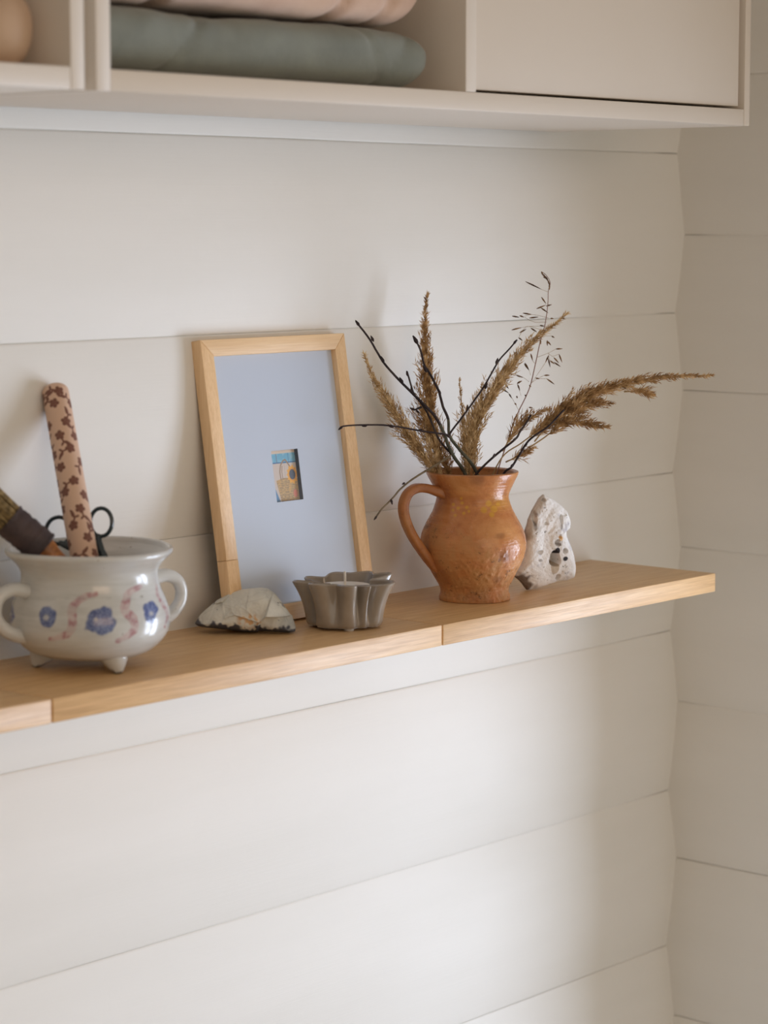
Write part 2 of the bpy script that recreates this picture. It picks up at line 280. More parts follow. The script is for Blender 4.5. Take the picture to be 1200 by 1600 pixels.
GRASS_PEDICELS = [[[-0.3928,-0.1148,1.4091],[-0.4028,-0.1027,1.4124],[-0.4082,-0.097,1.4104]],[[-0.3941,-0.114,1.405],[-0.4021,-0.1049,1.405],[-0.4079,-0.0974,1.4096]],[[-0.3945,-0.1144,1.4008],[-0.4059,-0.1013,1.4008],[-0.4105,-0.0962,1.3995]],[[-0.3905,-0.1131,1.4341],[-0.3945,-0.108,1.4367]],[[-0.3973,-0.1118,1.3966],[-0.4073,-0.0997,1.4008],[-0.4134,-0.0946,1.3904]],[[-0.4034,-0.1095,1.3706],[-0.3958,-0.1174,1.3748],[-0.3906,-0.1227,1.3787]],[[-0.3958,-0.1174,1.3748],[-0.3954,-0.1192,1.3675]],[[-0.3958,-0.1174,1.3748],[-0.3933,-0.1208,1.3717],[-0.389,-0.1254,1.3738]],[[-0.3985,-0.1114,1.3914],[-0.3923,-0.1185,1.3914]],[[-0.409,-0.1074,1.3457],[-0.3996,-0.1152,1.3634],[-0.397,-0.1171,1.3686]],[[-0.4107,-0.1054,1.3467],[-0.4141,-0.1007,1.3511],[-0.419,-0.0946,1.354]],[[-0.4091,-0.1061,1.353],[-0.4097,-0.1045,1.3582]],[[-0.4094,-0.1071,1.3457],[-0.4049,-0.1115,1.3498],[-0.4005,-0.116,1.353]],[[-0.4049,-0.1115,1.3498],[-0.399,-0.1182,1.3498]],[[-0.405,-0.1088,1.3644],[-0.4065,-0.1066,1.367]],[[-0.4189,-0.1015,1.3153],[-0.422,-0.0958,1.3273],[-0.4247,-0.0913,1.3353],[-0.4285,-0.0862,1.3396]],[[-0.417,-0.1006,1.333],[-0.4179,-0.0983,1.3399],[-0.4186,-0.0966,1.345]]]
SCISSOR_RING_R = [[-0.9378,-0.0754,1.2533],[-0.9382,-0.0754,1.2503],[-0.9391,-0.0749,1.2475],[-0.9402,-0.074,1.2451],[-0.9416,-0.0728,1.2432],[-0.9432,-0.0712,1.2421],[-0.9448,-0.0695,1.2417],[-0.9463,-0.0677,1.2421],[-0.9476,-0.0659,1.2432],[-0.9487,-0.0644,1.2451],[-0.9494,-0.0631,1.2475],[-0.9498,-0.0622,1.2503],[-0.9497,-0.0617,1.2533],[-0.9492,-0.0617,1.2564],[-0.9484,-0.0622,1.2592],[-0.9472,-0.0631,1.2616],[-0.9458,-0.0644,1.2635],[-0.9443,-0.0659,1.2646],[-0.9427,-0.0677,1.265],[-0.9412,-0.0695,1.2646],[-0.9399,-0.0712,1.2635],[-0.9388,-0.0728,1.2616],[-0.9381,-0.074,1.2592],[-0.9377,-0.0749,1.2564]]
SCISSOR_RING_L = [[-0.9572,-0.0469,1.2458],[-0.9577,-0.0468,1.2429],[-0.9586,-0.0462,1.2403],[-0.9599,-0.0451,1.2379],[-0.9615,-0.0436,1.2362],[-0.9633,-0.0417,1.235],[-0.9652,-0.0396,1.2347],[-0.967,-0.0375,1.235],[-0.9686,-0.0355,1.2362],[-0.9699,-0.0337,1.2379],[-0.9708,-0.0322,1.2403],[-0.9713,-0.0312,1.2429],[-0.9713,-0.0307,1.2458],[-0.9708,-0.0308,1.2487],[-0.9698,-0.0314,1.2514],[-0.9685,-0.0325,1.2537],[-0.9669,-0.034,1.2555],[-0.9651,-0.0359,1.2566],[-0.9632,-0.0379,1.257],[-0.9615,-0.0401,1.2566],[-0.9599,-0.0421,1.2555],[-0.9586,-0.0439,1.2537],[-0.9576,-0.0453,1.2514],[-0.9572,-0.0464,1.2487]]
SCISSOR_LEG_R = [[-0.9453,-0.0685,1.2433],[-0.9482,-0.0692,1.2382],[-0.9499,-0.0733,1.2307],[-0.9514,-0.0795,1.2206],[-0.9656,-0.0851,1.1932],[-0.9758,-0.0927,1.1686]]
SCISSOR_LEG_L = [[-0.9658,-0.0403,1.2359],[-0.9635,-0.0473,1.2341],[-0.9609,-0.0555,1.2313],[-0.9591,-0.0644,1.2254],[-0.9601,-0.0763,1.2105],[-0.9734,-0.0955,1.1686]]
PIN = [[-0.9428,-0.013,1.3583],[-0.9726,-0.078,1.2328],[-0.988,-0.1116,1.168]]
BRUSH = [[-1.0777,-0.0408,1.305],[-1.0397,-0.064,1.264],[-1.0188,-0.0815,1.2395],[-1.009,-0.0952,1.2254],[-1.0021,-0.1065,1.2147]]
STONE_B = [[-0.00427,0.08745],[0.00545,0.08221],[0.01369,0.07622],[0.02117,0.06874],[0.02491,0.05901],[0.02416,0.05302],[0.02042,0.05078],[0.0208,0.04404],[0.02491,0.03506],[0.02865,0.02384],[0.03127,0.01186],[0.03127,0.00662],[0.0294,0.00064],[0.02117,-0.00161],[0.01219,-0.00161],[0.0062,-0.00311],[-0.00502,-0.00572],[-0.01625,-0.00722],[-0.02149,-0.0076],[-0.02485,-0.00311],[-0.02822,0.00139],[-0.03421,0.00662],[-0.03196,0.01111],[-0.02747,0.0171],[-0.02373,0.02908],[-0.02149,0.04255],[-0.02224,0.05302],[-0.01999,0.0635],[-0.01475,0.07398],[-0.00802,0.08446]]
STONE_A = [[-0.04626,0.00344],[-0.04224,0.01049],[-0.03822,0.01451],[-0.02615,0.02457],[-0.0181,0.02859],[-0.00402,0.03362],[0.01207,0.03563],[0.01911,0.03462],[0.02515,0.0302],[0.03219,0.02155],[0.04023,0.01149],[0.04426,0.00043],[0.04386,-0.00299],[0.03822,-0.0042],[0.03219,-0.0042],[0.02012,-0.0038],[0.00201,-0.0042],[-0.01609,-0.00219],[-0.03419,-0.00018],[-0.04425,0.00143]]

# ---------------------------------------------------------------- the room
def plank(name, axis, a0, a1, z0, z1, bow, mat, parent, seed):
    """one convex board; axis 'x' lies on the back wall (y=0), 'y' on the right wall (x=0)"""
    rnd = random.Random(seed)
    L = abs(a1 - a0); nu = max(2, int(L / 0.04)); prof = []
    nz = 14; gap = .00005
    zz0, zz1 = z0 + gap, z1 - gap
    prof.append((zz0, .030)); prof.append((zz0, .0010)); prof.append((zz0 + .0007, .0004))
    for i in range(nz + 1):
        t = i / nz; z = zz0 + .0022 + (zz1 - zz0 - .0044) * t
        prof.append((z, -bow * (1 - abs(2 * t - 1) ** 2.0)))
    prof.append((zz1 - .0007, .0004)); prof.append((zz1, .0010)); prof.append((zz1, .030))
    lean = rnd.uniform(-.0008, .0008)
    V, F = [], []; m = len(prof)
    for j in range(nu + 1):
        a = a0 + (a1 - a0) * j / nu
        for i, (z, d) in enumerate(prof):
            w = noise.noise(Vector((a * 2.2, z * 9, seed * 7.3))) * .0011 + noise.noise(Vector((a * 14, z * 3, seed))) * .00025
            zw = noise.noise(Vector((a * 5, seed * 3.1 + (0 if i < m / 2 else 0.0), 1))) * .0003
            dd = d + (w + lean * ((z - z0) / (z1 - z0) - .5) * 2 if d < .01 else 0)
            if abs(a) < .06: z = z + (.0065 if i < m / 2 else -.0025) * math.exp(-(max(0, abs(a + .004)) / .010) ** 2) * (1 if abs(i - m / 2) > m / 2 - 5 else 0)
            V.append(Vector((a, dd, z + zw)) if axis == 'x' else Vector((dd, a, z + zw)))
    for j in range(nu):
        for i in range(m - 1):
            q = [j * m + i, (j + 1) * m + i, (j + 1) * m + i + 1, j * m + i + 1]
            F.append(q if (axis == 'x') == (a1 > a0) else q[::-1])
    F.append(list(range(m))); F.append([nu * m + i for i in range(m)][::-1])
    return mesh(name, V, F, mat, parent, smooth=True, sharp=35)

back_seams = [.0, .118, .300, .483, .6668, .8515, 1.0378, 1.2195, 1.401, 1.579, 1.761, 1.943, 2.125, 2.307, 2.45]
right_seams = [.0, .041, .222, .403, .5835, .7712, .9556, 1.1346, 1.3135, 1.4885, 1.664, 1.845, 2.026, 2.207, 2.388, 2.45]
wb = box('wall_back', -3.3, .12, .030, .09, 0, 2.45, M_WALL); tag(wb, kind='structure'); wb['_o'] = (0, 0, 0)
for i in range(len(back_seams) - 1):
    plank('plank', 'x', -3.3, .020, back_seams[i], back_seams[i + 1], .0068, M_WALL, wb, i + 1)
V, F = join([box_vf(.03, .12, WY0, .03, 0, 2.45), box_vf(.03, .12, -3.4, WY1, 0, 2.45),
             box_vf(.03, .12, WY1, WY0, 0, WZ0), box_vf(.03, .12, WY1, WY0, WZ1, 2.45)])
wr = mesh('wall_right', V, F, M_WALL2, None, False); tag(wr, kind='structure'); wr['_o'] = (0, 0, 0)
for i in range(len(right_seams) - 1):
    z0, z1 = right_seams[i], right_seams[i + 1]
    if z1 <= WZ0 + .03 or z0 >= WZ1 - .03: spans = [(.020, -3.4)]
    else: spans = [(.020, WY0), (WY1, -3.4)]
    for a, b in spans: plank('plank', 'y', a, b, z0, z1, .0068, M_WALL2, wr, 40 + i)
M_FLOOR = m_oak('floor_boards', rgb(196, 188, 178), rgb(208, 200, 192), rgb(218, 212, 204), 'x', .45)
wl = box('wall_left', -3.42, -3.3, -3.4, .09, 0, 2.45, m_plain('sage_wall_paint', (.36, .37, .33, 1), .7)); tag(wl, kind='structure')
fl = box('floor', -3.3, .12, -3.4, .09, -.03, 0, M_FLOOR); tag(fl, kind='structure')
cl = box('ceiling', -3.3, .12, -3.4, .09, 2.45, 2.48, M_WALL); tag(cl, kind='structure')

# window in the right-hand wall (outside the picture; lights the scene and shows in the glazes)
M_TRIM = m_plain('white_gloss_trim', (.8, .79, .76, 1), .35)
win = empty('window_1', (.06, (WY0 + WY1) / 2, WZ0)); tag(win, kind='structure')
fr = .045
V, F = join([box_vf(-.008, .10, WY0 - fr, WY0, WZ0, WZ1, .002), box_vf(-.008, .10, WY1, WY1 + fr, WZ0, WZ1, .002),
             box_vf(-.008, .10, WY1 + fr, WY0 - fr, WZ0, WZ0 + fr, .002), box_vf(-.008, .10, WY1 + fr, WY0 - fr, WZ1 - fr, WZ1, .002)])
mesh('window_frame', V, F, M_TRIM, win, True, 40)
ym = (WY0 + WY1) / 2
box('muntin', .05, .08, ym - .03, ym + .03, WZ0 + fr, WZ1 - fr, M_TRIM, win, .002)
for q in (1, 2):
    z = WZ0 + (WZ1 - WZ0) * q / 3
    box('muntin', .055, .075, WY1 + fr, WY0 - fr, z - .012, z + .012, M_TRIM, win, .002)
def m_glass():
    k = N('clear_glass'); k.t.nodes.remove(k.b)
    o = k.t.nodes['Material Output']; t = k.n('ShaderNodeBsdfTransparent'); g = k.n('ShaderNodeBsdfGlossy'); g.inputs['Roughness'].default_value = .02
    f = k.n('ShaderNodeLayerWeight'); f.inputs['Blend'].default_value = .5; x = k.n('ShaderNodeMixShader')
    ff = k.math('ADD', k.math('MULTIPLY', k.math('POWER', f.outputs['Facing'], 4.0), .55), .025)
    k.l(ff, x.inputs[0]); k.l(t.outputs[0], x.inputs[1]); k.l(g.outputs[0], x.inputs[2]); k.l(x.outputs[0], o.inputs[0])
    return k.m
M_GLASS = m_glass()
M_PGLASS = m_glass(); M_PGLASS.name = 'dull_picture_glass'
for nd in M_PGLASS.node_tree.nodes:
    if nd.type == 'BSDF_GLOSSY': nd.inputs['Roughness'].default_value = .32
    if nd.type == 'MATH' and nd.operation == 'MULTIPLY': nd.inputs[1].default_value = .30
box('pane', .062, .066, WY1 + fr, WY0 - fr, WZ0 + fr, WZ1 - fr, M_GLASS, win)

# ---------------------------------------------------------------- oak shelf
ZS = 1.1375; SH = .0195; SY = -.1682
def shelf_board(x0, x1, label, first=None):
    V, F = box_vf(x0, x1, SY, -.0015, ZS - SH, ZS, .0011, 2)
    o = mesh('shelf_board', V, F, M_SHELF, None, True, 40)
    tag(o, label, 'shelf', 'oak shelf boards'); return o
shelf_board(-1.62, -1.0882, 'oak wall shelf board at far left, short end showing under the footed pot')
shelf_board(-1.0866, -.6184, 'long middle oak shelf board carrying the picture frame and candle holder')
shelf_board(-.6168, -.1710, 'right-hand oak shelf board ending near the corner, under the clay jug')

# ---------------------------------------------------------------- wall cabinets
CF, CB, CT = -.2483, 1.5962, 1.96
def cabinet(x0, x1, tl, tr, name, label, div=None):
    c = empty(name, ((x0 + x1) / 2, CF / 2, CB)); tag(c, label, 'cabinet')
    b = .0010
    box('side_panel', x0, x0 + tl, CF, -.009, CB, CT, M_CAB, c, b)
    box('side_panel', x1 - tr, x1, CF, -.009, CB, CT, M_CAB, c, b)
    box('bottom_panel', x0 + tl, x1 - tr, CF + .0002, -.009, CB, CB + .0160, M_CAB, c, b)
    box('top_panel', x0 + tl, x1 - tr, CF + .0002, -.009, CT - .016, CT, M_CAB, c, b)
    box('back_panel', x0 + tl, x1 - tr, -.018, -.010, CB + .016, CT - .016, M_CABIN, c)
    if div:
        box('divider', div[0], div[1], CF + .0002, -.018, CB + .016, CT - .016, M_CAB, c, b)
    return c
c1 = cabinet(-1.1061, -.2450, .0143, .0098, 'wall_cabinet', 'cream wall cabinet with open compartment of folded fabric and a closed door at right', (-.6850, -.6706))
box('door', -.6678, -.2604, CF + .0035, CF + .020, CB + .0185, CT - .018, M_CAB, c1, .0008)
c2 = cabinet(-1.62, -1.1171, .0143, .0134, 'wall_cabinet', 'cream open cabinet module at top left edge holding a round beige vase')
V, F = box_vf(-1.1171, -1.1061, CF + .012, -.012, CB + .004, CT, 0)
o = mesh('spacer_strip', V, F, m_plain('cabinet_spacer', (.42, .41, .36, 1), .6), None, False)
tag(o, 'grey-green spacer strip filling the gap between the two cream cabinets', 'strip')

# folded textiles on the cabinet bottom
def folded(name, x0, x1, y0, y1, z0, z1, mat, label, seed, nseg=(90, 40), amp=.003, creases=()):
    """soft folded bundle: rounded slab with a bulging front, drape wrinkles and a fold line"""
    V, F = [], []; n = 56; m = 90
    cx, cy, cz = (x0 + x1) / 2, (y0 + y1) / 2, (z0 + z1) / 2; hx, hy, hz = (x1 - x0) / 2, (y1 - y0) / 2, (z1 - z0) / 2
    for j in range(m + 1):
        u = -1 + 2 * j / m
        ex = 1 - abs(u) ** 16
        endr = max(0.0, 1 - max(0, (abs(u) * hx - (hx - hz * .95)) / (hz * .95)) ** 2.3) ** .5
        for i in range(n):
            a = 2 * math.pi * i / n; c, s = math.cos(a), math.sin(a)
            py = math.copysign(abs(c) ** .32, c); pz = math.copysign(abs(s) ** .62, s)
            p = Vector((cx + u * hx, cy + py * hy * (.93 + .07 * endr), cz + pz * hz * max(endr, .02)))
            w = noise.noise(Vector((p.x * 11, p.y * 14 + seed, p.z * 26))) * amp * 1.2 + noise.noise(Vector((p.x * 34 - p.z * 40, p.y * 20, p.z * 30 + seed))) * amp * .5
            for (xc, sl, wd, dp) in creases:
                d = (p.x - xc) - sl * (p.z - cz); w -= dp * math.exp(-(d / wd) ** 2)
            nn = Vector((0, c, s)); p = p + nn * w
            if p.z < z0 + .0005: p.z = z0 + .0005
            V.append(p)
    for j in range(m):
        for i in range(n):
            i2 = (i + 1) % n; F.append([j * n + i, (j + 1) * n + i, (j + 1) * n + i2, j * n + i2])
    F.append(list(range(n))); F.append([m * n + i for i in range(n)][::-1])
    o = mesh(name, V, F, mat, None, True); tag(o, label, 'textile', 'folded textiles in the cabinet'); return o
def m_cloth(name, c0, c1):
    k = N(name); k.base(k.ramp(k.noise(k.coords(), 30, 4), [(.3, c0), (.7, c1)])).rough(.9)
    k.b.inputs['Sheen Weight'].default_value = .25
    w = k.n('ShaderNodeTexWave'); w.inputs['Scale'].default_value = 420; k.l(k.coords(), w.inputs['Vector'])
    k.bump(w.outputs['Fac'], .2, .0004); k.bump(k.noise(k.coords(), 60, 3), .4, .002); return k.m
ZC = CB + .016
folded('folded_blanket', -1.13 + .045, -.706, -.226, -.03, ZC, ZC + .052, m_cloth('sage_cloth', rgb(122, 128, 122), rgb(136, 142, 134)),
       'sage grey-green folded blanket lying on the cabinet bottom', 3.0, creases=((-.99, .9, .004, .003), (-.775, -.5, .005, .0022), (-.745, .9, .003, .002)))
folded('folded_blanket', -1.084, -.712, -.222, -.03, ZC + .0535, ZC + .112, m_cloth('pink_cloth', rgb(206, 176, 158), rgb(218, 190, 170)),
       'dusty pink folded blanket stacked on the sage one', 9.0, creases=((-1.02, -.8, .006, .008), (-.985, .9, .005, .007), (-.80, .6, .006, .006), (-.745, .5, .006, .005)))
# vase in the left module
vz = [(0, .0), (.012, .0), (.018, .003), (.0245, .012), (.0275, .026), (.026, .040), (.019, .052), (.0105, .060), (.0085, .070), (.0105, .078)]
V, F = lathe_vf(fine_profile(vz), (-1.1605, -.20, ZC), 48)
o = mesh('round_vase', V, F, m_plain('beige_stoneware', rgb(206, 178, 152), .5, (200, .2, .001), var=(rgb(196, 166, 142), 20)), None, True, 50)
tag(o, 'small round beige vase inside the open cabinet module at top left', 'vase')

# ---------------------------------------------------------------- footed ceramic pot
PC = (-.9725, -.085, ZS)
TH = math.radians(227.867)                      # direction from the pot to the room's middle
pot = empty('ceramic_pot', PC); tag(pot, 'white glazed ceramic pot on three feet with blue flowers and pink squiggles', 'pot')
prof = fine_profile(POT_PROFILE, 8)[::-1]
prof_in = [(r - .0045 if r > .006 else r, z + (.0045 if z < .02 else 0)) for r, z in fine_profile(POT_PROFILE[1:], 4)]
lip = [(POT_PROFILE[0][0] - .0006, POT_PROFILE[0][1] + .0016), (POT_PROFILE[0][0] - .0022, POT_PROFILE[0][1] + .0022), (POT_PROFILE[0][0] - .0042, POT_PROFILE[0][1] + .0010)]
outer = prof; full = outer + lip + prof_in
def pot_fn(r, z, a, i):
    w = 1 + .004 * math.sin(2 * a + .6) + .002 * math.sin(3 * a + 2 + z * 30)
    return r * w, z + .0006 * math.sin(2 * a + 1)
V, F = lathe_vf(full, PC, 560, pot_fn)
def glaze(name, spots=True):
    k = N(name); a = k.n('ShaderNodeVertexColor'); a.layer_name = 'paint'
    c = a.outputs[0]
    band = k.noise(k.coords((1, 1, 9)), 16, 4, .6)
    c = k.mix(k.ramp(band, [(.45, G(0)), (.75, G(.35))]), c, rgb(176, 176, 168), 'MULTIPLY')
    sp = k.noise(k.coords(), 260, 1)
    c = k.mix(k.ramp(sp, [(.76, G(0)), (.79, G(.6))]), c, rgb(120, 106, 90))
    k.base(c); k.rough(.16); k.b.inputs['Coat Weight'].default_value = .3; k.b.inputs['Coat Roughness'].default_value = .05
    k.bump(k.noise(k.coords((1, 1, 6)), 22, 3), .25, .0015); return k.m
M_GLZ = glaze('white_glaze')
body = mesh('body', V, F, M_GLZ, pot, True)
arr = np.array([tuple(v) for v in V]); rel = arr - np.array(PC)
ang = np.arctan2(rel[:, 1], rel[:, 0]); rr = np.hypot(rel[:, 0], rel[:, 1])
WHITE = np.array([.62, .625, .61])
BLUE = np.array([lin(56), lin(74), lin(136)]); BLUE2 = np.array([lin(116), lin(132), lin(178)]); PINK = np.array([lin(164), lin(88), lin(102)]); PINK2 = np.array([lin(200), lin(156), lin(160)])
colr = np.tile(WHITE, (len(V), 1))
n_out = len(outer) * 560
isout = (np.arange(len(V)) < n_out)
for turn in (0, math.pi):                       # the decor repeats on the far side
    da = (ang - TH - turn + math.pi) % (2 * math.pi) - math.pi
    front = isout & (np.abs(da) < math.pi / 2)
    q = np.stack([rr * np.sin(da) * 1900 + 140, 858 + (.0965 - rel[:, 2]) * 1880 + 1900 * rr * np.cos(da) * .148], axis=1)
    dep = np.maximum(np.cos(da), .12)
    nz = np.array([noise.noise(Vector((float(x) * .11, float(y) * .11, 1.7))) for x, y in q[front]])
    nz2 = np.array([noise.noise(Vector((float(x) * .35, float(y) * .35, 5.1))) for x, y in q[front]])
    def add(mask, colour):
        sub = colr[front]; mk = mask[:, None]; colr[front] = sub * (1 - mk) + colour * mk
    Q = q[front]
    for pl, w in (([(150, 927), (136, 929), (118, 941), (113, 952), (114, 970), (108, 985), (95, 991), (80, 994)], 6.0),
                  ([(218, 916), (200, 925), (195, 940), (193, 952), (205, 965), (208, 980), (198, 991), (181, 999)], 6.2),
                  ([(243, 914), (246, 933), (255, 947), (260, 962), (255, 980)], 2.6)):
        P = [np.array(p, float) for p in pl]
        P = [np.array((v.x, v.y)) for v in smooth_path([(p[0], p[1], 0) for p in P], 3)]
        tot = len(P) - 1; best = np.full(len(Q), 1e9); par = np.zeros(len(Q))
        for i in range(tot):
            d, t = seg_dist(Q, P[i], P[i + 1]); up = d < best; best[up] = d[up]; par[up] = (i + t[up]) / tot
        ww = w * (.45 + .75 * np.sin(np.pi * np.clip(par * .9 + .06, 0, 1))) + nz * 1.2
        mk = 1 - sstep(ww - 1.1, ww + .5, best)
        stripe = .5 + .5 * np.sin(par * 26 + nz * 3)
        cc = PINK * stripe[:, None] + PINK2 * (1 - stripe[:, None])
        add(mk * (.42 + .4 * stripe) * np.clip(.8 + .5 * nz2, 0, 1), cc)
    for (fx, fy, rx, ry, core) in ((76, 960, 14.5, 19, (74, 961, 4)), (156, 968, 25, 24, (149, 965, 2.5)), (233, 955, 12, 19, (234, 958, 3)), (18, 955, 7, 17, (18, 955, 2))):
        th = np.arctan2((Q[:, 1] - fy) / ry, (Q[:, 0] - fx) / rx)
        d = np.hypot((Q[:, 0] - fx) / rx, (Q[:, 1] - fy) / ry)
        rad = .93 + .045 * np.cos(5 * th + fx) + .05 * np.cos(3 * th + 2 * fx) + .16 * nz
        mk = 1 - sstep(rad - .10, rad + .03, d)
        cen = sstep(core[2] - 1.5, core[2] + 2, np.hypot(Q[:, 0] - core[0], Q[:, 1] - core[1]))
        t = np.clip(.45 + 1.5 * nz2 + .5 * nz + .3 * (d - .5), 0, 1)[:, None]
        cc = BLUE * t + BLUE2 * (1 - t)
        add(mk * (.25 + .7 * cen), cc)
    # faint grey throwing lines in the glaze
    for yy, a in ((932, .22), (945, .12), (965, .14), (972, .08)):
        mk = a * np.exp(-((Q[:, 1] - yy - 3 * nz) / 2.2) ** 2) * np.clip(.5 + nz * 2, 0, 1); add(mk, np.array([.3, .33, .33]))
paint(body, colr)
def pot_part(name, V, F):
    o = mesh(name, V, F, M_GLZ, pot, True, 70); c_ = np.tile(WHITE, (len(V), 1))
    for i, v in enumerate(V):                    # worn unglazed tips
        if v.z - ZS < .0022 + .002 * noise.noise(v * 300): c_[i] = (.10, .085, .08)
    paint(o, c_); return o
for ha in (math.radians(168), math.radians(-14)):
    dx, dy = math.cos(ha), math.sin(ha)
    def hp(r, z): return (PC[0] + dx * r, PC[1] + dy * r, PC[2] + z)
    P = smooth_path([hp(.054, .0660), hp(.063, .0690), hp(.073, .0700), hp(.0825, .0655), hp(.0870, .0560), hp(.0850, .0455), hp(.0765, .0365), hp(.0660, .0320), hp(.0560, .0300)], 5)
    m_ = len(P); R = [.0052 + .0014 * abs(2 * i / (m_ - 1) - 1) ** 2 for i in range(m_)]
    V, F = tube_vf(P, R, 16, flat=.78, flatdir=(-dy, dx, .001)); 
    V, F = tube_vf(P, R, 16); pot_part('handle', V, F)
for fa in (math.radians(258), math.radians(138), math.radians(18)):
    dx, dy = math.cos(fa), math.sin(fa); c = lambda r, z: (PC[0] + dx * r, PC[1] + dy * r, PC[2] + z)
    V, F = tube_vf([c(.030, .026), c(.037, .017), c(.041, .010), c(.0435, .005), c(.0450, .0018), c(.0455, .0003)], [.015, .0145, .0100, .0066, .0040, .0026], 20)
    pot_part('foot', V, F)

# rolling pin
top, mid, bot = [Vector(p) for p in PIN]
ax = (bot - top).normalized(); pr = .0113
L = (bot - top).length
pin = None
nA, nL = 300, 620
u0 = Vector((0, 0, 1)) - ax * ax.z; u0.normalize(); w0 = ax.cross(u0)
V, F = [], []; S = []
for j in range(nL + 1):
    s = (L + pr * .75) * j / nL; r = pr * (1 + .03 * s / L)
    if s < pr * .75:
        t = 1 - s / (pr * .75); r = pr * math.sqrt(max(0, 1 - t ** 2.4)); r = max(r, .0003)
    for k in range(nA):
        a = 2 * math.pi * k / nA
        V.append(top - ax * pr * .75 + ax * s + (u0 * math.cos(a) + w0 * math.sin(a)) * r); S.append((a * pr, s))
for j in range(nL):
    for k in range(nA):
        k2 = (k + 1) % nA; F.append([j * nA + k, j * nA + k2, (j + 1) * nA + k2, (j + 1) * nA + k])
F.append(list(range(nA))[::-1]); F.append([nL * nA + k for k in range(nA)])
pin = mesh('rolling_pin', V, F, m_painted('printed_pink_wood', .55, 0, (300, .1, .0004)), None, True)
tag(pin, 'pinkish wooden rolling pin printed with small brown flowers, standing in the pot', 'rolling pin')
S = np.array(S); base = np.array([lin(212), lin(178), lin(154)]); brn = np.array([lin(104), lin(54), lin(40)])
msk = np.zeros(len(S)); circ = 2 * math.pi * pr; rnd = random.Random(5)
def wrapd(p): 
    d = S - np.array(p); d[:, 0] = (d[:, 0] + circ / 2) % circ - circ / 2; return d
row = 0; y = .010
while y < .235:
    for cx_ in range(4):
        fx = (cx_ + (row % 2) * .5 + rnd.uniform(-.14, .14)) * circ / 4; fy = y + rnd.uniform(-.003, .003)
        d = wrapd((fx, fy)) / 1.18; near = np.where(np.abs(d[:, 0]) + np.abs(d[:, 1]) < .026)[0]; q = d[near]
        v = np.zeros(len(near)); a0 = rnd.uniform(0, 6.28); pet = .0021
        for kx in range(5):
            c_ = np.array((math.cos(a0 + kx * 1.2566), math.sin(a0 + kx * 1.2566))) * .00235
            v = np.maximum(v, 1 - sstep(pet * .62, pet * .80, np.linalg.norm(q - c_, axis=1)))
        v = np.maximum(v, 1 - sstep(.0010, .0013, np.linalg.norm(q, axis=1)))
        sa = rnd.uniform(0, 6.28); e1 = np.array((math.cos(sa), math.sin(sa))) * .0060; e2 = e1 + np.array((math.cos(sa + .5), math.sin(sa + .5))) * .0034
        for A, B, w_ in ((np.zeros(2), e1, .0005), (e1, e2, .00045)):
            dd, _ = seg_dist(q, A, B); v = np.maximum(v, 1 - sstep(w_, w_ + .0003, dd))
        for sg, base_pt in ((1, e1), (-1, e1), (1, e1 * .55 + e2 * .45), (1, e2)):
            la = sa + sg * 1.0; ctr = base_pt + np.array((math.cos(la), math.sin(la))) * .0017
            rel_ = q - ctr; al = rel_[:, 0] * math.cos(la) + rel_[:, 1] * math.sin(la); ac = -rel_[:, 0] * math.sin(la) + rel_[:, 1] * math.cos(la)
            v = np.maximum(v, 1 - sstep(.85, 1.05, np.hypot(al / .0019, ac / .0009)))
        msk[near] = np.maximum(msk[near], v)
    y += .0135; row += 1
paint(pin, base * (1 - msk[:, None] * .92) + brn * msk[:, None] * .92)

# broad brush
bp = [Vector(p) for p in BRUSH]
br = empty('paint_brush', bp[4]); tag(br, 'worn broad brush with dark wrapped ferrule leaning out of the pot to the left', 'brush')
vdir = Vector((math.cos(TH), math.sin(TH), 0))
V, F = tube_vf(smooth_path([bp[2] + (bp[1] - bp[2]) * .25, bp[2], bp[2].lerp(bp[3], .25), bp[2].lerp(bp[3], .5), bp[3], bp[4]], 4), [.0125, .0120, .0115, .0110, .0108, .0106, .0104, .0102, .0098, .0094, .009, .0086, .0083, .008, .0077, .0074, .0072, .007, .0068, .0067, .0064], 20, flat=.75, flatdir=vdir)
k = N('worn_orange_wood'); k.base(k.ramp(k.noise(k.coords((60, 60, 60)), 1.2, 5, .6), [(.35, rgb(96, 58, 30)), (.55, rgb(176, 112, 56)), (.75, rgb(196, 134, 76))])).rough(.4)
mesh('brush_handle', V, F, k.m, br, True, 60)
def fer():
    P = resample([bp[1], bp[2]], 26); R = []
    for i in range(26):
        R.append(.0142 + .0003 * math.sin(i * 1.9) + (.0005 if i % 6 == 0 else 0))
    return tube_vf(P, R, 36, flat=.80, flatdir=vdir)
V, F = fer()
V = [v + Vector((noise.noise(v * 160), noise.noise(v * 160 + Vector((3, 1, 2))), noise.noise(v * 160 + Vector((7, 5, 2))))) * .0007 for v in V]
mesh('ferrule', V, F, m_plain('dark_wrapped_leather', rgb(52, 42, 46), .6, (220, .5, .0014), var=(rgb(74, 58, 58), 70)), br, True, 50)
parts = []; rnd = random.Random(8); d0 = (bp[0] - bp[1]).normalized(); sx = vdir.cross(d0).normalized(); sv = d0.cross(sx)
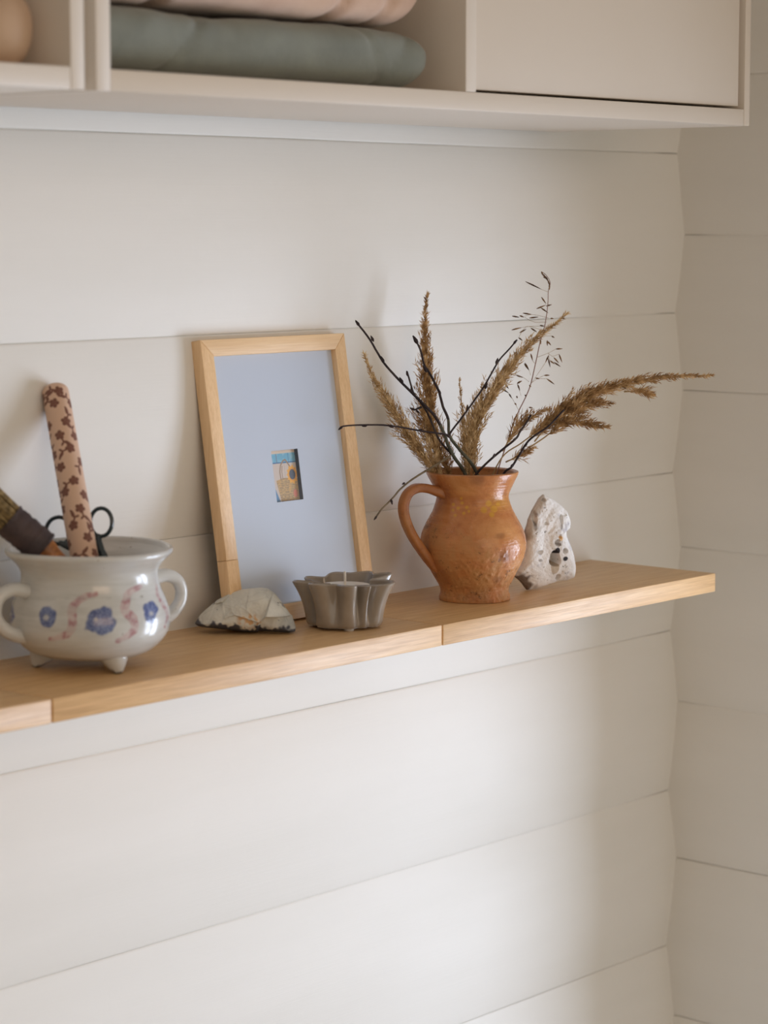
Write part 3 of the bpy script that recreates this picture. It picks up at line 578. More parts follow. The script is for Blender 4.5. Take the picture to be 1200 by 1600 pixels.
for i in range(520):
    a = rnd.uniform(0, 6.283); r = math.sqrt(rnd.random()); ox = math.cos(a) * r; oy = math.sin(a) * r
    A = bp[1] - d0 * .006 + sx * ox * .0128 + sv * oy * .0100; sp = 1.18 + rnd.uniform(-.05, .12)
    B = bp[0] + sx * ox * .0128 * sp + sv * oy * .0105 * sp + Vector((rnd.uniform(-1, 1), rnd.uniform(-1, 1), rnd.uniform(-1, 1))) * .0015
    parts.append(tube_vf([A, A.lerp(B, .5) + sx * rnd.uniform(-.0005, .0005), B], [.00055, .0005, .0003], 3, caps=False))
V, F = join(parts)
k = N('bristle'); k.base(k.ramp(k.noise(k.coords(), 220, 2), [(.35, rgb(110, 92, 58)), (.6, rgb(168, 144, 98)), (.75, rgb(200, 176, 128))])).rough(.6)
o = mesh('bristles', V, F, k.m, br, True); tag(o, kind='stuff')

# scissors
M_SC = m_plain('dark_teal_metal', rgb(26, 44, 52), .25, None, .6, .4)
sc_ = empty('scissors', Vector(SCISSOR_LEG_R[-1])); tag(sc_, 'dark teal scissors with two finger rings behind the rolling pin', 'scissors')
V, F = tube_vf(SCISSOR_RING_R, .00175, 10, closed=True); mesh('finger_ring', V, F, M_SC, sc_, True)
V, F = tube_vf(SCISSOR_RING_L, .00175, 10, closed=True); mesh('finger_ring', V, F, M_SC, sc_, True)
for P in (SCISSOR_LEG_R, SCISSOR_LEG_L):
    P = smooth_path(P, 5); m_ = len(P); R = [.0019 + .0024 * math.sin(math.pi * min(1, i / (m_ - 1) * 1.1)) for i in range(m_)]
    V, F = tube_vf(P, R, 10, flat=.5, flatdir=vdir); mesh('blade', V, F, M_SC, sc_, True, 60)

# ---------------------------------------------------------------- picture frame leaning on the wall
FO = Vector((-.7710, -.0535, ZS)); FW_, FH, FT, FB = .1925, .2610, .0125, .0150
al = math.radians(9.0)
U = Vector((1, 0, 0)); VV = Vector((0, math.sin(al), math.cos(al))); NN = Vector((0, -math.cos(al), math.sin(al)))
FO = FO + Vector((0, 0, FT * math.sin(al) * 1.0 + .0002)) 
def fp(u, v, n): return FO + U * u + VV * v + NN * n
pf = empty('picture_frame', FO); tag(pf, 'pale oak picture frame with light blue mat leaning against the wall', 'picture frame')
def prism(name, quad, n0, n1, mat, bev=.0006, parent=None):
    bm = bmesh.new(); lo = [bm.verts.new(fp(u, v, n0)) for u, v in quad]; hi = [bm.verts.new(fp(u, v, n1)) for u, v in quad]
    k_ = len(quad); bm.faces.new(lo[::-1]); bm.faces.new(hi)
    for i in range(k_): bm.faces.new([lo[i], lo[(i + 1) % k_], hi[(i + 1) % k_], hi[i]])
    bmesh.ops.recalc_face_normals(bm, faces=bm.faces[:])
    if bev: bmesh.ops.bevel(bm, geom=list(bm.edges), offset=bev, segments=2, profile=.5, affect='EDGES')
    bm.verts.index_update(); V = [v.co.copy() for v in bm.verts]; F = [[v.index for v in f.verts] for f in bm.faces]; bm.free()
    return mesh(name, V, F, mat, parent or pf, True, 40)
w, h, b = FW_, FH, FB; e = .00012
prism('frame_rail', [(0 + e, h), (b, h - b), (w - b, h - b), (w - e, h)], -FT, 0, M_FRAME_H)
prism('frame_rail', [(0 + e, 0), (w - e, 0), (w - b, b), (b, b)], -FT, 0, M_FRAME_H)
jz = .062                                                     # a scarf joint shows in the left stile
prism('frame_stile', [(0, jz), (b, jz), (b, h - b - e), (0, h - e)], -FT, 0, M_FRAME_V)
prism('frame_stile', [(0, e), (b, b + e), (b, jz - .0002), (0, jz - .0002)], -FT, 0, M_FRAME_V)
prism('frame_stile', [(w, e), (w, h - e), (w - b, h - b - e), (w - b, b + e)], -FT, 0, M_FRAME_V)
# mat board with a window cut in it
wu0, wu1, wv0, wv1 = .0800, .1158, .1085, .1560; md = -.0062
M_MAT = m_plain('blue_mat_board', rgb(200, 211, 229), .8, (700, .15, .0003))
def matboard():
    o_ = [(b - .002, b - .002), (w - b + .002, b - .002), (w - b + .002, h - b + .002), (b - .002, h - b + .002)]
    i_ = [(wu0, wv0), (wu1, wv0), (wu1, wv1), (wu0, wv1)]
    V = [fp(u, v, md) for u, v in o_] + [fp(u, v, md) for u, v in i_] + [fp(u, v, md - .0030) for u, v in i_]; F = []
    for i in range(4):
        j = (i + 1) % 4; F.append([i, j, 4 + j, 4 + i]); F.append([4 + i, 4 + j, 8 + j, 8 + i])
    return mesh('mat_board', V, F, M_MAT, pf, False)
mt = matboard()
def cut_shade(q):                                                # thin dark strip for the shade inside the cut-out
    V = []; (a0, b0, a1, b1) = q
    return box_uvn(a0, a1, b0, b1, md - .0034, md - .0001)
def box_uvn(a0, a1, b0, b1, n0, n1):
    V = [fp(u, v, n) for n in (n0, n1) for (u, v) in ((a0, b0), (a1, b0), (a1, b1), (a0, b1))]
    return V, [[0, 3, 2, 1], [4, 5, 6, 7], [0, 1, 5, 4], [1, 2, 6, 5], [2, 3, 7, 6], [3, 0, 4, 7]]
V, F = join([box_uvn(wu1 - .0003, wu1 + .0004, wv0, wv1, md - .0045, md - .0003), box_uvn(wu0, wu1, wv0 - .0004, wv0 + .0002, md - .0045, md - .0003)])  # shade on the cut-out's right and lower edges, put in as black strips
o = mesh('mat_edge', V, F, m_plain('cut_shade_black', rgb(22, 20, 24), .7), pf, False); tag(o, 'edge of the mat cut-out, its shade coloured black')
V, F = box_uvn(b - .002, w - b + .002, b - .002, h - b + .002, -FT + .0002, -FT + .0012)
mesh('backing_board', V, F, m_plain('grey_board', rgb(120, 108, 92), .8), pf, False)
V, F = box_uvn(b - .001, w - b + .001, b - .001, h - b + .001, -.0048, -.0038)
mesh('glass_pane', V, F, M_PGLASS, pf, False)
# the little picture: basket with a sunflower against white boards
nu, nv = 150, 200; V, F = [], []; pu0, pu1, pv0, pv1 = wu0 - .001, wu1 + .001, wv0 - .001, wv1 + .001
for j in range(nv + 1):
    for i in range(nu + 1):
        V.append(fp(pu0 + (pu1 - pu0) * i / nu, pv0 + (pv1 - pv0) * j / nv, md - .0044))
for j in range(nv):
    for i in range(nu):
        a = j * (nu + 1) + i; F.append([a, a + 1, a + nu + 2, a + nu + 1])
picm = mesh('picture', V, F, m_painted('printed_picture', .6), pf, False)
X = np.tile(np.linspace(0, 1, nu + 1), nv + 1); Y = np.repeat(np.linspace(1, 0, nv + 1), nu + 1)   # Y down
C_ = lambda r, g, b_: np.array([lin(r), lin(g), lin(b_)])
col = np.tile(C_(212, 198, 188), (len(X), 1)); Pq = np.stack([X, Y * 1.33], 1)
def put(mask, c): 
    m_ = np.clip(mask, 0, 1)[:, None]; col[:] = col * (1 - m_) + c * m_
nzp = np.array([noise.noise(Vector((float(a) * 8, float(b_) * 11, 2))) for a, b_ in zip(X, Y)]); nzf = np.array([noise.noise(Vector((float(a) * 16, float(b_) * 60, 4))) for a, b_ in zip(X, Y)])
put((Y < .075), C_(226, 204, 180))
band = (Y > .075) & (Y < .26 + .01 * X); put(band * 1.0, C_(112, 178, 208)); put(band * np.clip(nzp * 1.2, 0, .5), C_(170, 208, 220))
put(band * (np.abs(X - .30) < .012), C_(120, 110, 130)); put(band * (np.abs(X - .72) < .012), C_(80, 140, 180)); put(((Y > .24) & (Y < .265)), C_(70, 110, 160))
put(((X > .35) & (np.abs(X - .55) < .01) & (Y > .27) & (Y < .6)), C_(190, 176, 170))
put(1.0 * ((Y - .50) * .55 > (X - .02)) * (Y > .5), C_(98, 142, 186))
bask = (Y > .56 + .02 * np.sin(X * 9)) & (X > .20 + (Y - .56) * .28)
put(bask * 1.0, C_(192, 160, 110))
put(bask * (.5 + .5 * np.sin(Y * 150 + nzp * 4)) * .55, C_(128, 112, 92)); put(bask * np.clip(nzf * 1.5, 0, .7), C_(226, 190, 128))
put(bask * np.clip(nzp * 1.8 - .1, 0, .6), C_(214, 170, 104))
put(1 - sstep(.05, .09, np.hypot(X - .84, (Y - .85) * 1.33 * .7)), C_(220, 134, 112))
for pl, w_ in (([(.38, .56), (.37, .42), (.42, .30), (.52, .22), (.60, .20), (.68, .27), (.76, .36), (.80, .44)], .022), ([(.45, .56), (.44, .42), (.47, .32)], .014)):
    P = [np.array((a, c * 1.33)) for a, c in pl]; best = np.full(len(X), 9.)
    for i in range(len(P) - 1): d, _ = seg_dist(Pq, P[i], P[i + 1]); best = np.minimum(best, d)
    put(1 - sstep(w_ * .7, w_ * 1.1, best), C_(158, 132, 106))
th = np.arctan2((Y - .49) * 1.33, X - .80); d = np.hypot((X - .80), (Y - .49) * 1.33 * .82)
put(1 - sstep(.165, .195, d * (1 + .10 * np.cos(11 * th))), C_(240, 178, 66)); put((1 - sstep(.12, .15, d)) * .35, C_(208, 120, 50)); put(1 - sstep(.098, .115, d), C_(78, 88, 104))
paint(picm, col)

# ---------------------------------------------------------------- stones
def fractal(p, o=4, h=.55):
    s = 0; a = 1
    for i in range(o): s += a * noise.noise(p); p = p * 2.03 + Vector((3.1, 1.7, 9.2)); a *= h
    return s
def resample_closed(L, n):
    L = [Vector((a, b_, 0)) for a, b_ in L]; L.append(L[0]); return [(p.x, p.y) for p in resample(L, n + 1)[:-1]]
def outline_stone(outline, origin, right, up, back, thick_f, thick_b, rings, n, cu, cv, fn_off, backscale=.8, pw=.55):
    """solid from a silhouette: front and back are domes over it; right/up/back span the stone's own frame"""
    O = resample_closed(outline, n); V, F = [], []
    for side in (0, 1):
        for j in range(rings + (1 if side == 0 else 0)):
            rho = 1 - j / rings if side == 0 else 1 - (j + 1) / rings
            if rho <= 0: rho = .004
            if side == 0 and j == rings: rho = .004
            dome = (1 - rho ** 3.2) ** pw
            sc = 1 if side == 0 else 1
            for (u, v) in O:
                uu = cu + (u - cu) * rho; vv = cv + (v - cv) * rho
                dpt = -thick_f * dome if side == 0 else thick_b * dome
                off = fn_off(uu, vv, side, rho)
                V.append(origin + right * uu + up * vv + back * (dpt + off))
    m1 = rings + 1
    def idx(side, j): 
        if side == 0: return j * n
        return (m1 + j - 1) * n if j > 0 else 0
    for side in (0, 1):
        for j in range(rings):
            a, c = idx(side, j), idx(side, j + 1)
            for k in range(n):
                k2 = (k + 1) % n; q = [a + k, a + k2, c + k2, c + k]
                F.append(q[::-1] if side == 0 else q)
        a = idx(side, rings); F.append([a + k for k in range(n)][::(-1 if side == 0 else 1)])
    return V, F
RT = Vector((.6577, -.7533, 0)); BK = Vector((.7533, .6577, 0)); UP = Vector((0, 0, 1))
# white holed flint right of the jug
ob = Vector((-.3775, -.1005, ZS))
umin = min(v for u, v in STONE_B)
holes = [((685 , 975), 68, 98, .015), ((718, 757), 34, 46, .008), ((828, 872), 36, 33, .007), ((775, 440), 22, 60, .005), ((480, 870), 44, 26, .004), ((540, 170), 24, 18, .004), ((410, 400), 30, 90, .004), ((565, 490), 26, 18, .003), ((755, 675), 24, 30, .003), ((745, 1220), 26, 38, .006)]
def hl(px, py): return ((780 + px / 8.571 - 852) / 1559., (918 - (770 + py / 8.571)) / 1559.)
def off_b(u, v, side, rho):
    p = Vector((u * 70, v * 70, side * 9)); o_ = fractal(p * .8, 3) * .0013 + fractal(p * 5, 2) * .0003
    pit = noise.noise(Vector((u * 420, v * 420, side * 5 + 3))); o_ += max(0, pit - .48) * .005
    if side == 0:
        ru, rv = hl(700, 550)
        o_ += .004 * math.exp(-(((u + .004) / .010) ** 2 + ((v - .045) / .03) ** 2))      # shallow valley beside the ridge
        for (c, rx, ry, dp) in holes:
            hu, hv = hl(*c); d = math.hypot((u - hu) / (rx / 8.571 / 1559.), (v - hv) / (ry / 8.571 / 1559.))
            ang_ = math.atan2(v - hv, u - hu); d *= 1 + .10 * math.sin(3 * ang_ + c[0])
            if d < 1.15: o_ += dp * (1 - max(0, min(1, (d - .72) / .43)) ** 1) if d > .72 else dp
        if False: pass
    return o_ * (1 if rho < .97 else .4)
R2 = Vector((.95, -.312, 0)).normalized(); B2 = Vector((.312, .95, 0)).normalized()
V, F = outline_stone(STONE_B, ob + R2 * .003, R2 * 1.12, UP, B2, .008, .013, 120, 300, -.003, .036, off_b)
zmin = min(v.z for v in V); V = [Vector((v.x, v.y, v.z - zmin + ZS + .0003)) for v in V]
def m_stoneb():
    k = N('white_chalky_flint'); v = k.coords()
    big = k.noise(v, 38, 5, .6); fine = k.noise(v, 330, 3, .6); 
    c = k.ramp(big, [(.28, rgb(190, 184, 176)), (.40, rgb(228, 224, 220)), (.65, rgb(242, 240, 238))])
    c = k.mix(k.ramp(k.noise(k.coords(), 60, 3), [(.62, G(0)), (.74, G(.55))]), c, rgb(150, 150, 168))
    c = k.mix(k.ramp(fine, [(.66, G(0)), (.72, G(.85))]), c, rgb(92, 82, 74))
    pt = k.n('ShaderNodeVertexColor'); pt.layer_name = 'paint'
    c = k.mix(1.0, c, pt.outputs[0], 'MULTIPLY')
    k.base(c).rough(.9); k.bump(k.noise(v, 180, 5, .65), .7, .0016); return k.m
stb = mesh('holed_stone', V, F, m_stoneb(), None, True)
tag(stb, 'white chalky flint stone with round holes standing right of the clay jug', 'stone')
cb = np.ones((len(V), 3))
n0 = 121 * 300
O_ = resample_closed(STONE_B, 300)
A = np.array([((Vector(v) - ob - R2 * .003).dot(R2) / 1.12, v.z - ZS) for v in V])
def px2(u, v): return ((u * 1559 + 852 - 780) * 8.571, (918 - v * 1559 - 770) * 8.571)
PX = (A[:, 0] * 1559 + 852 - 780) * 8.571; PY = (918 - A[:, 1] * 1559 - 770) * 8.571
nzs = np.array([noise.noise(Vector((float(a) * .012, float(b_) * .012, 3))) for a, b_ in zip(PX, PY)])
def mulc(mask, c): 
    m_ = np.clip(mask, 0, 1)[:, None]; cb[:] = cb * (1 - m_) + cb * np.array(c) * m_
isf = np.arange(len(V)) < n0
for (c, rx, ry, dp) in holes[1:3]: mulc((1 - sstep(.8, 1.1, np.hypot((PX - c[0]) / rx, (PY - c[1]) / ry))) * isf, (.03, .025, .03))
c, rx, ry, dp = holes[0]; mulc((1 - sstep(.85, 1.02, np.hypot((PX - c[0]) / rx, (PY - c[1]) / ry))) * isf, (.62, .52, .40))
for (c, rx, ry, dp) in holes[3:]: mulc((1 - sstep(.4, 1.0, np.hypot((PX - c[0]) / rx, (PY - c[1]) / ry))) * isf * .8, (.35, .32, .30))
m_ = (1 - sstep(20, 36, np.hypot(PX - 770, (PY - 595) * .9)))[:, None] * isf[:, None]; cb[:] = cb * (1 - m_) + np.array([.95, .62, .30]) * m_
mulc(sstep(1010, 1060, PY + nzs * 60) * (1 - sstep(300, 400, PX + (PY - 1100) * -.35 + nzs * 80)), (.20, .15, .12))   # broken dark corner
mulc(sstep(1330, 1365, PY + (PX - 600) * .14 + nzs * 20) * .7, (.15, .14, .2))
mulc((1 - sstep(0, 60, PX - (700 - PY) * .40 - 270 + nzs * 60)) * (PY < 720) * .55, (.5, .44, .38))
paint(stb, cb)

# grey flint left of the candle
oa = Vector((-.7607, -.0524, ZS)) + Vector((-.0065, -.0120, 0))
RA = Vector((.62, -.7846, 0)).normalized(); BA = Vector((.7846, .62, 0)).normalized()
rnd = random.Random(12)
fac = []
def off_a(u, v, side, rho):
    # conchoidal flakes: piecewise facets from a coarse cell field
    best = 9; sec = 9; bi = 0
    for i, (cu_, cv_, hh, sl, st_) in enumerate(CELLS):
        d = math.hypot((u - cu_) , (v - cv_) * 1.2)
        if d < best: sec = best; best = d; bi = i
        elif d < sec: sec = d
    cu_, cv_, hh, sl, st_ = CELLS[bi]
    e_ = hh + sl * (u - cu_) + st_ * (v - cv_)
    edge = min(1, (sec - best) / .002); 
    return e_ * .9 * edge ** .5 + fractal(Vector((u * 120, v * 120, side * 4)), 3) * .0007
CELLS = [(rnd.uniform(-.045, .045), rnd.uniform(.0, .04), rnd.uniform(-.002, .003), rnd.uniform(-.30, .30), rnd.uniform(-.35, .35)) for _ in range(13)]
V, F = outline_stone(STONE_A, oa, RA, UP, BA, .019, .013, 60, 260, .006, .010, off_a, pw=.75)
zmin = min(v.z for v in V); V = [Vector((v.x, v.y, v.z - zmin + ZS + .0003)) for v in V]
# tilt the upper part back so that the top planes catch light
V = [v + BA * (v.z - ZS) * .25 for v in V]
k = N('grey_flint'); v = k.coords()
c = k.ramp(k.noise(v, 34, 5, .6, .5), [(.30, rgb(178, 180, 176)), (.45, rgb(206, 206, 198)), (.7, rgb(226, 224, 214))])
c = k.mix(k.ramp(k.noise(k.coords(), 120, 4), [(.66, G(0)), (.69, G(.6))]), c, rgb(80, 80, 88))
pt = k.n('ShaderNodeVertexColor'); pt.layer_name = 'paint'; c = k.mix(1.0, c, pt.outputs[0], 'MULTIPLY')
vo = k.n('ShaderNodeTexVoronoi', feature='DISTANCE_TO_EDGE'); vo.inputs['Scale'].default_value = 34; k.l(k.coords((1, 1, 1.3), rot=(.4, .3, .2)), vo.inputs['Vector'])
crk = k.ramp(vo.outputs['Distance'], [(0, G(0)), (.035, G(1))])
c = k.mix(k.math('MULTIPLY', k.math('SUBTRACT', 1.0, crk), .10), c, rgb(96, 96, 100))
k.base(c).rough(.6); k.bump(crk, .22, .0010); k.bump(k.noise(v, 110, 5, .6), .5, .0015)
sta = mesh('flint_stone', V, F, k.m, None, True, 32); tag(sta, 'low grey flint stone with dark jagged lower edge in front of the picture frame', 'stone')
ca = np.ones((len(V), 3)); A = np.array([((Vector(v) - oa).dot(RA), v.z - ZS) for v in V])
nz1 = np.array([noise.noise(Vector((float(a) * 90, float(b_) * 60, 3))) for a, b_ in A]); nz2 = np.array([noise.noise(Vector((float(a) * 300, float(b_) * 300, 8))) for a, b_ in A])
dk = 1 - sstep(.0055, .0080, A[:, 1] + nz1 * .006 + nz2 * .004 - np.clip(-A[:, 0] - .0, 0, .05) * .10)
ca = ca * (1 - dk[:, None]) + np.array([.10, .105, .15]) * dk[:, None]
rust = np.clip((1 - sstep(.003, .0085, np.hypot((A[:, 0] - .004) * .55, A[:, 1] - .0125))) * (.4 + nz2 * 2.4), 0, .85)
ca = ca * (1 - rust[:, None]) + ca * np.array([.95, .55, .25]) * rust[:, None]
paint(sta, ca)

# ---------------------------------------------------------------- tealight in its wavy holder
CC = (-.6811, -.1055, ZS)
holder = empty('candle_holder', CC); tag(holder, 'glossy taupe ceramic tealight holder with wavy fluted rim', 'candle holder')
PINCH = [(-60, 1.2, 9), (-14, .60, 10), (23, .90, 7), (43, 1.0, 7), (92, .90, 11), (130, .45, 13), (172, .30, 16), (214, .5, 14), (254, .9, 12)]
def wav(a):
    """radial lobe factor at angle a: fat lobes parted by tight pinches"""
    v = 1.0
    for p, dep, wd in PINCH:
        d = (math.degrees(a) - 222 - p + 180) % 360 - 180
        v -= dep * math.exp(-(d / wd) ** 2)
    return v
hp_ = [(.0010, .0025), (.030, .0025), (.0335, .0032), (.0348, .0060), (.0352, .012), (.0362, .020), (.0380, .028), (.0405, .0345), (.0425, .0390), (.0432, .0408)]
def hold_fn(inner):
    def f(r, z, a, i):
        g = min(1, max(0, (z - .002) / .039)); wv = wav(a)
        if r < .028: return r, z
        rr_ = r * (1 + (wv - .78) * (.10 + .50 * g ** 1.0)) - .0006 * (1 - wv) 
        zz = z + (wv - .5) * .0030 * g ** 2 + (.0012 * math.sin(2 * a + 1.0) + .0035 * max(0, math.cos(a - math.radians(330))) ** 6) * g
        if inner: rr_ -= .0032; 
        return rr_, zz
    return f
fpz = fine_profile(hp_, 6)
V1, F1 = lathe_vf(fpz, CC, 256, hold_fn(False), False)
inn = [(r, z) for r, z in fpz if z > .010 or r > .0345]; inn = [(r, max(z, .006)) for r, z in inn if z > .006][::-1]
# rounded lip between the outer and inner skins
V2, F2 = lathe_vf(inn + [(.027, .006), (.001, .006)], CC, 256, hold_fn(True), False)
n1 = len(V1); V = V1 + V2; F = F1 + [[i + n1 for i in q] for q in F2]
la = (len(fpz) - 1) * 256; ins = n1
mid_ = []
for k_ in range(256):
    p = (V1[la + k_] + V2[k_]) / 2 + Vector((0, 0, .0013)); mid_.append(p)
nm = len(V); V += mid_
for k_ in range(256):
    k2 = (k_ + 1) % 256; F.append([la + k_, nm + k_, nm + k2, la + k2]); F.append([nm + k_, ins + k_, ins + k2, nm + k2])
F.append([k_ for k_ in range(256)])
k = N('taupe_glaze'); k.base(k.ramp(k.noise(k.coords(), 40, 4), [(.3, rgb(142, 131, 119)), (.7, rgb(160, 149, 136))])).rough(.12)
k.b.inputs['Coat Weight'].default_value = .5; k.b.inputs['Coat Roughness'].default_value = .04
bowl = mesh('bowl', V, F, k.m, holder, True)
for fa in (230, 350, 110):
    c = (CC[0] + .026 * math.cos(math.radians(fa)), CC[1] + .026 * math.sin(math.radians(fa)), CC[2])
    V, F = lathe_vf([(.0042, .0), (.0046, .0012), (.0046, .0030)], c, 20); mesh('foot', V, F, m_plain('clear_rubber', rgb(206, 204, 198), .4), holder, True, 40)
tl = empty('tealight', (CC[0], CC[1], CC[2] + .0065)); tag(tl, 'white wax tealight with a short wick inside the taupe holder', 'candle')
V, F = lathe_vf([(.001, .0066), (.0230, .0070), (.0238, .010), (.0240, .0366), (.0234, .0376), (.0215, .0374), (.010, .0370), (.0012, .0373)], CC, 64, lambda r, z, a, i: (r, z))
k = N('white_wax'); k.base(rgb(232, 228, 222)).rough(.35); k.b.inputs['Subsurface Weight'].default_value = .2; k.b.inputs['Subsurface Radius'].default_value = (.004, .003, .002)
mesh('wax', V, F, k.m, tl, True, 40)
V, F = tube_vf([(CC[0], CC[1], ZS + .0350), (CC[0] + .0002, CC[1], ZS + .042), (CC[0] - .0003, CC[1], ZS + .0500)], .0012, 8)
mesh('wick', V, F, m_plain('waxed_wick', rgb(228, 222, 212), .6), tl, True, 60)

# ---------------------------------------------------------------- clay jug
JC = Vector((-.4756, -.0904, ZS)); TJ = math.radians(222.9)
jug = empty('clay_jug', JC); tag(jug, 'orange-brown glazed clay jug with one handle holding dried grasses', 'jug')
LEAN = Vector((-.6577, .7533, 0)) * .0225
prj = fine_profile(JUG_PROFILE, 11)[::-1]
jl = [(JUG_PROFILE[0][0] - .0004, JUG_PROFILE[0][1] + .0010), (JUG_PROFILE[0][0] - .0016, JUG_PROFILE[0][1] + .0014), (JUG_PROFILE[0][0] - .0034, JUG_PROFILE[0][1] + .0004)]
jin = [(max(r - .0042, .001), z) for r, z in fine_profile(JUG_PROFILE[:-1], 4)] + [(.001, .006)]
fullj = [(.001, .0004)] + prj + jl + jin
def jug_fn(r, z, a, i):
    w_ = 1 + .006 * math.sin(2 * a + 1.3) + .004 * math.sin(3 * a + z * 25)
    inner = i > len(prj) + 3
    q = Vector((math.cos(a) * r, math.sin(a) * r, z)); lo = max(0, min(1, (.062 - z) / .03)) * max(0, min(1, .35 + math.cos(a - TJ - .45)))
    d = 0 if inner or r < .02 else (fractal(q * 190, 4) * .00050 + max(0, noise.noise(q * 260) - .12) * .0013) * lo + noise.noise(q * 90) * .00035 + math.sin(z * 1900 + noise.noise(q * 60) * 4) * .00003
    return r * w_ + d, z
V, F = lathe_vf(fullj, JC, 420, jug_fn)
V = [v + LEAN * (v.z - ZS) for v in V]
def m_clay():
    k = N('glazed_clay'); v = k.coords()
    c = k.ramp(k.noise(v, 26, 5, .6, .4), [(.26, rgb(140, 80, 44)), (.46, rgb(190, 122, 70)), (.70, rgb(214, 154, 98))])
    str_ = k.noise(k.coords((1, 1, 14)), 12, 3); c = k.mix(k.ramp(str_, [(.5, G(0)), (.75, G(.30))]), c, rgb(226, 160, 96))
    pt = k.n('ShaderNodeVertexColor'); pt.layer_name = 'paint'
    sep = k.n('ShaderNodeSeparateColor'); k.l(pt.outputs[0], sep.inputs[0])
    c = k.mix(sep.outputs[0], c, rgb(212, 160, 58)); 
    rawf = k.math('MULTIPLY', sep.outputs[1], k.ramp(k.noise(v, 60, 5, .65), [(.38, G(.15)), (.6, G(1))]))
    c = k.mix(rawf, c, rgb(190, 138, 86))
    dirt = k.math('MULTIPLY', k.ramp(k.noise(v, 150, 5, .7), [(.58, G(0)), (.68, G(1))]), k.math('ADD', k.math('MULTIPLY', sep.outputs[1], .75), .12))
    c = k.mix(dirt, c, rgb(72, 46, 32)); c = k.mix(k.math('MULTIPLY', sep.outputs[2], .75), c, rgb(84, 48, 34))
    k.base(c)
    g = k.math('ADD', k.math('MULTIPLY', sep.outputs[1], .40), .12); r_ = k.math('ADD', g, k.math('MULTIPLY', k.noise(v, 90, 3), .22)); k.rough(r_)
    k.bump(k.noise(v, 240, 4, .6), .35, .0010); k.bump(k.noise(k.coords((1, 1, 20)), 24, 2), .2, .0012); return k.m
M_CLAY = m_clay()
jb = mesh('body', V, F, M_CLAY, jug, True)
arr = np.array([tuple(v - LEAN * (v.z - ZS)) for v in V]) - np.array(JC); ang = np.arctan2(arr[:, 1], arr[:, 0]); rr = np.hypot(arr[:, 0], arr[:, 1]); z_ = arr[:, 2]
da = (ang - TJ + math.pi) % (2 * math.pi) - math.pi; cj = np.zeros((len(V), 3))
outm = np.arange(len(V)) < (len(prj) + 1) * 420
XP = rr * np.sin(da) * 1601 + 739; YP = 738 + (.1241 - z_) * 1585 + 1601 * rr * np.cos(da) * .155; fr_ = outm & (np.cos(da) > 0)
nj = np.array([noise.noise(Vector((float(a) * .08, float(b_) * .08, 3))) for a, b_ in zip(XP, YP)])
dots = [(706, 790, 3), (713, 796, 3.2), (705, 799, 2.6), (719, 788, 3), (708, 807, 3), (721, 804, 3), (726, 795, 3.2), (729, 801, 2.5), (718, 781, 2.4), (760, 789, 6), (768, 797, 7), (752, 799, 6), (764, 806, 5), (775, 790, 4.5)]
for x_, y_, r_ in dots:
    mk = 1 - sstep(r_ * .55, r_ * 1.1, np.hypot(XP - x_, YP - y_)); cj[:, 0] = np.where(fr_, np.maximum(cj[:, 0], mk * .75), cj[:, 0])
cj[:, 0] = np.where(fr_, np.maximum(cj[:, 0], .45 * np.clip(1 - np.hypot((XP - 778) / 26, (YP - 786) / 18), 0, 1)), cj[:, 0])
raw = sstep(830, 875, YP + nj * 30 - (XP - 740) * .5) * np.clip(.55 + .8 * np.cos(da - .45), .15, 1)
cj[:, 1] = np.where(outm, raw, .3)
cj[:, 2] = np.where(outm, np.clip((1 - sstep(0, 26, YP - 726 + nj * 10 - 8)) * .0, 0, 1), .45)
for x_, y_, r_, s_ in ((775, 838, 9, .45), (745, 752, 16, .5), (735, 747, 10, .5), (782, 870, 12, .5), (664, 822, 7, .7), (770, 905, 10, .4), (742, 935, 30, .35)):
    mk = s_ * (1 - sstep(.3, 1.2, np.hypot((XP - x_) / r_, (YP - y_) / (r_ * .7)) + nj * .6)); cj[:, 2] = np.where(fr_, np.maximum(cj[:, 2], mk), cj[:, 2])
paint(jb, cj)
ha = TJ - math.radians(62); dx, dy = math.cos(ha), math.sin(ha)
def jp(r, z): return Vector((JC.x + dx * r, JC.y + dy * r, ZS + z)) + LEAN * z
P = smooth_path([jp(.0310, .1040), jp(.0400, .1075), jp(.0520, .1110), jp(.0640, .1115), jp(.0735, .1060), jp(.0780, .0955), jp(.0765, .0830), jp(.0705, .0690), jp(.0620, .0560), jp(.0535, .0445), jp(.0465, .0350), jp(.0415, .0300)], 5)
m_ = len(P); R = [.0060 + .0022 * max(0, 1 - i / 8) - .0022 * max(0, (i - m_ + 12) / 12) for i in range(m_)]
V, F = tube_vf(P, R, 24, flat=.78, flatdir=None)
# shallow channels along the strap
V2 = []
for i, v in enumerate(V):
    c = P[i // 24]; a = 2 * math.pi * (i % 24) / 24; V2.append(c + (v - c) * (1 - .07 * math.cos(4 * a)) + Vector((1, 1, 1)) * noise.noise(v * 200) * .0003)
hd = mesh('handle', V2, F, M_CLAY, jug, True); ch = np.zeros((len(V2), 3)); ch[:, 1] = .25; ch[:, 2] = .30; paint(hd, ch)

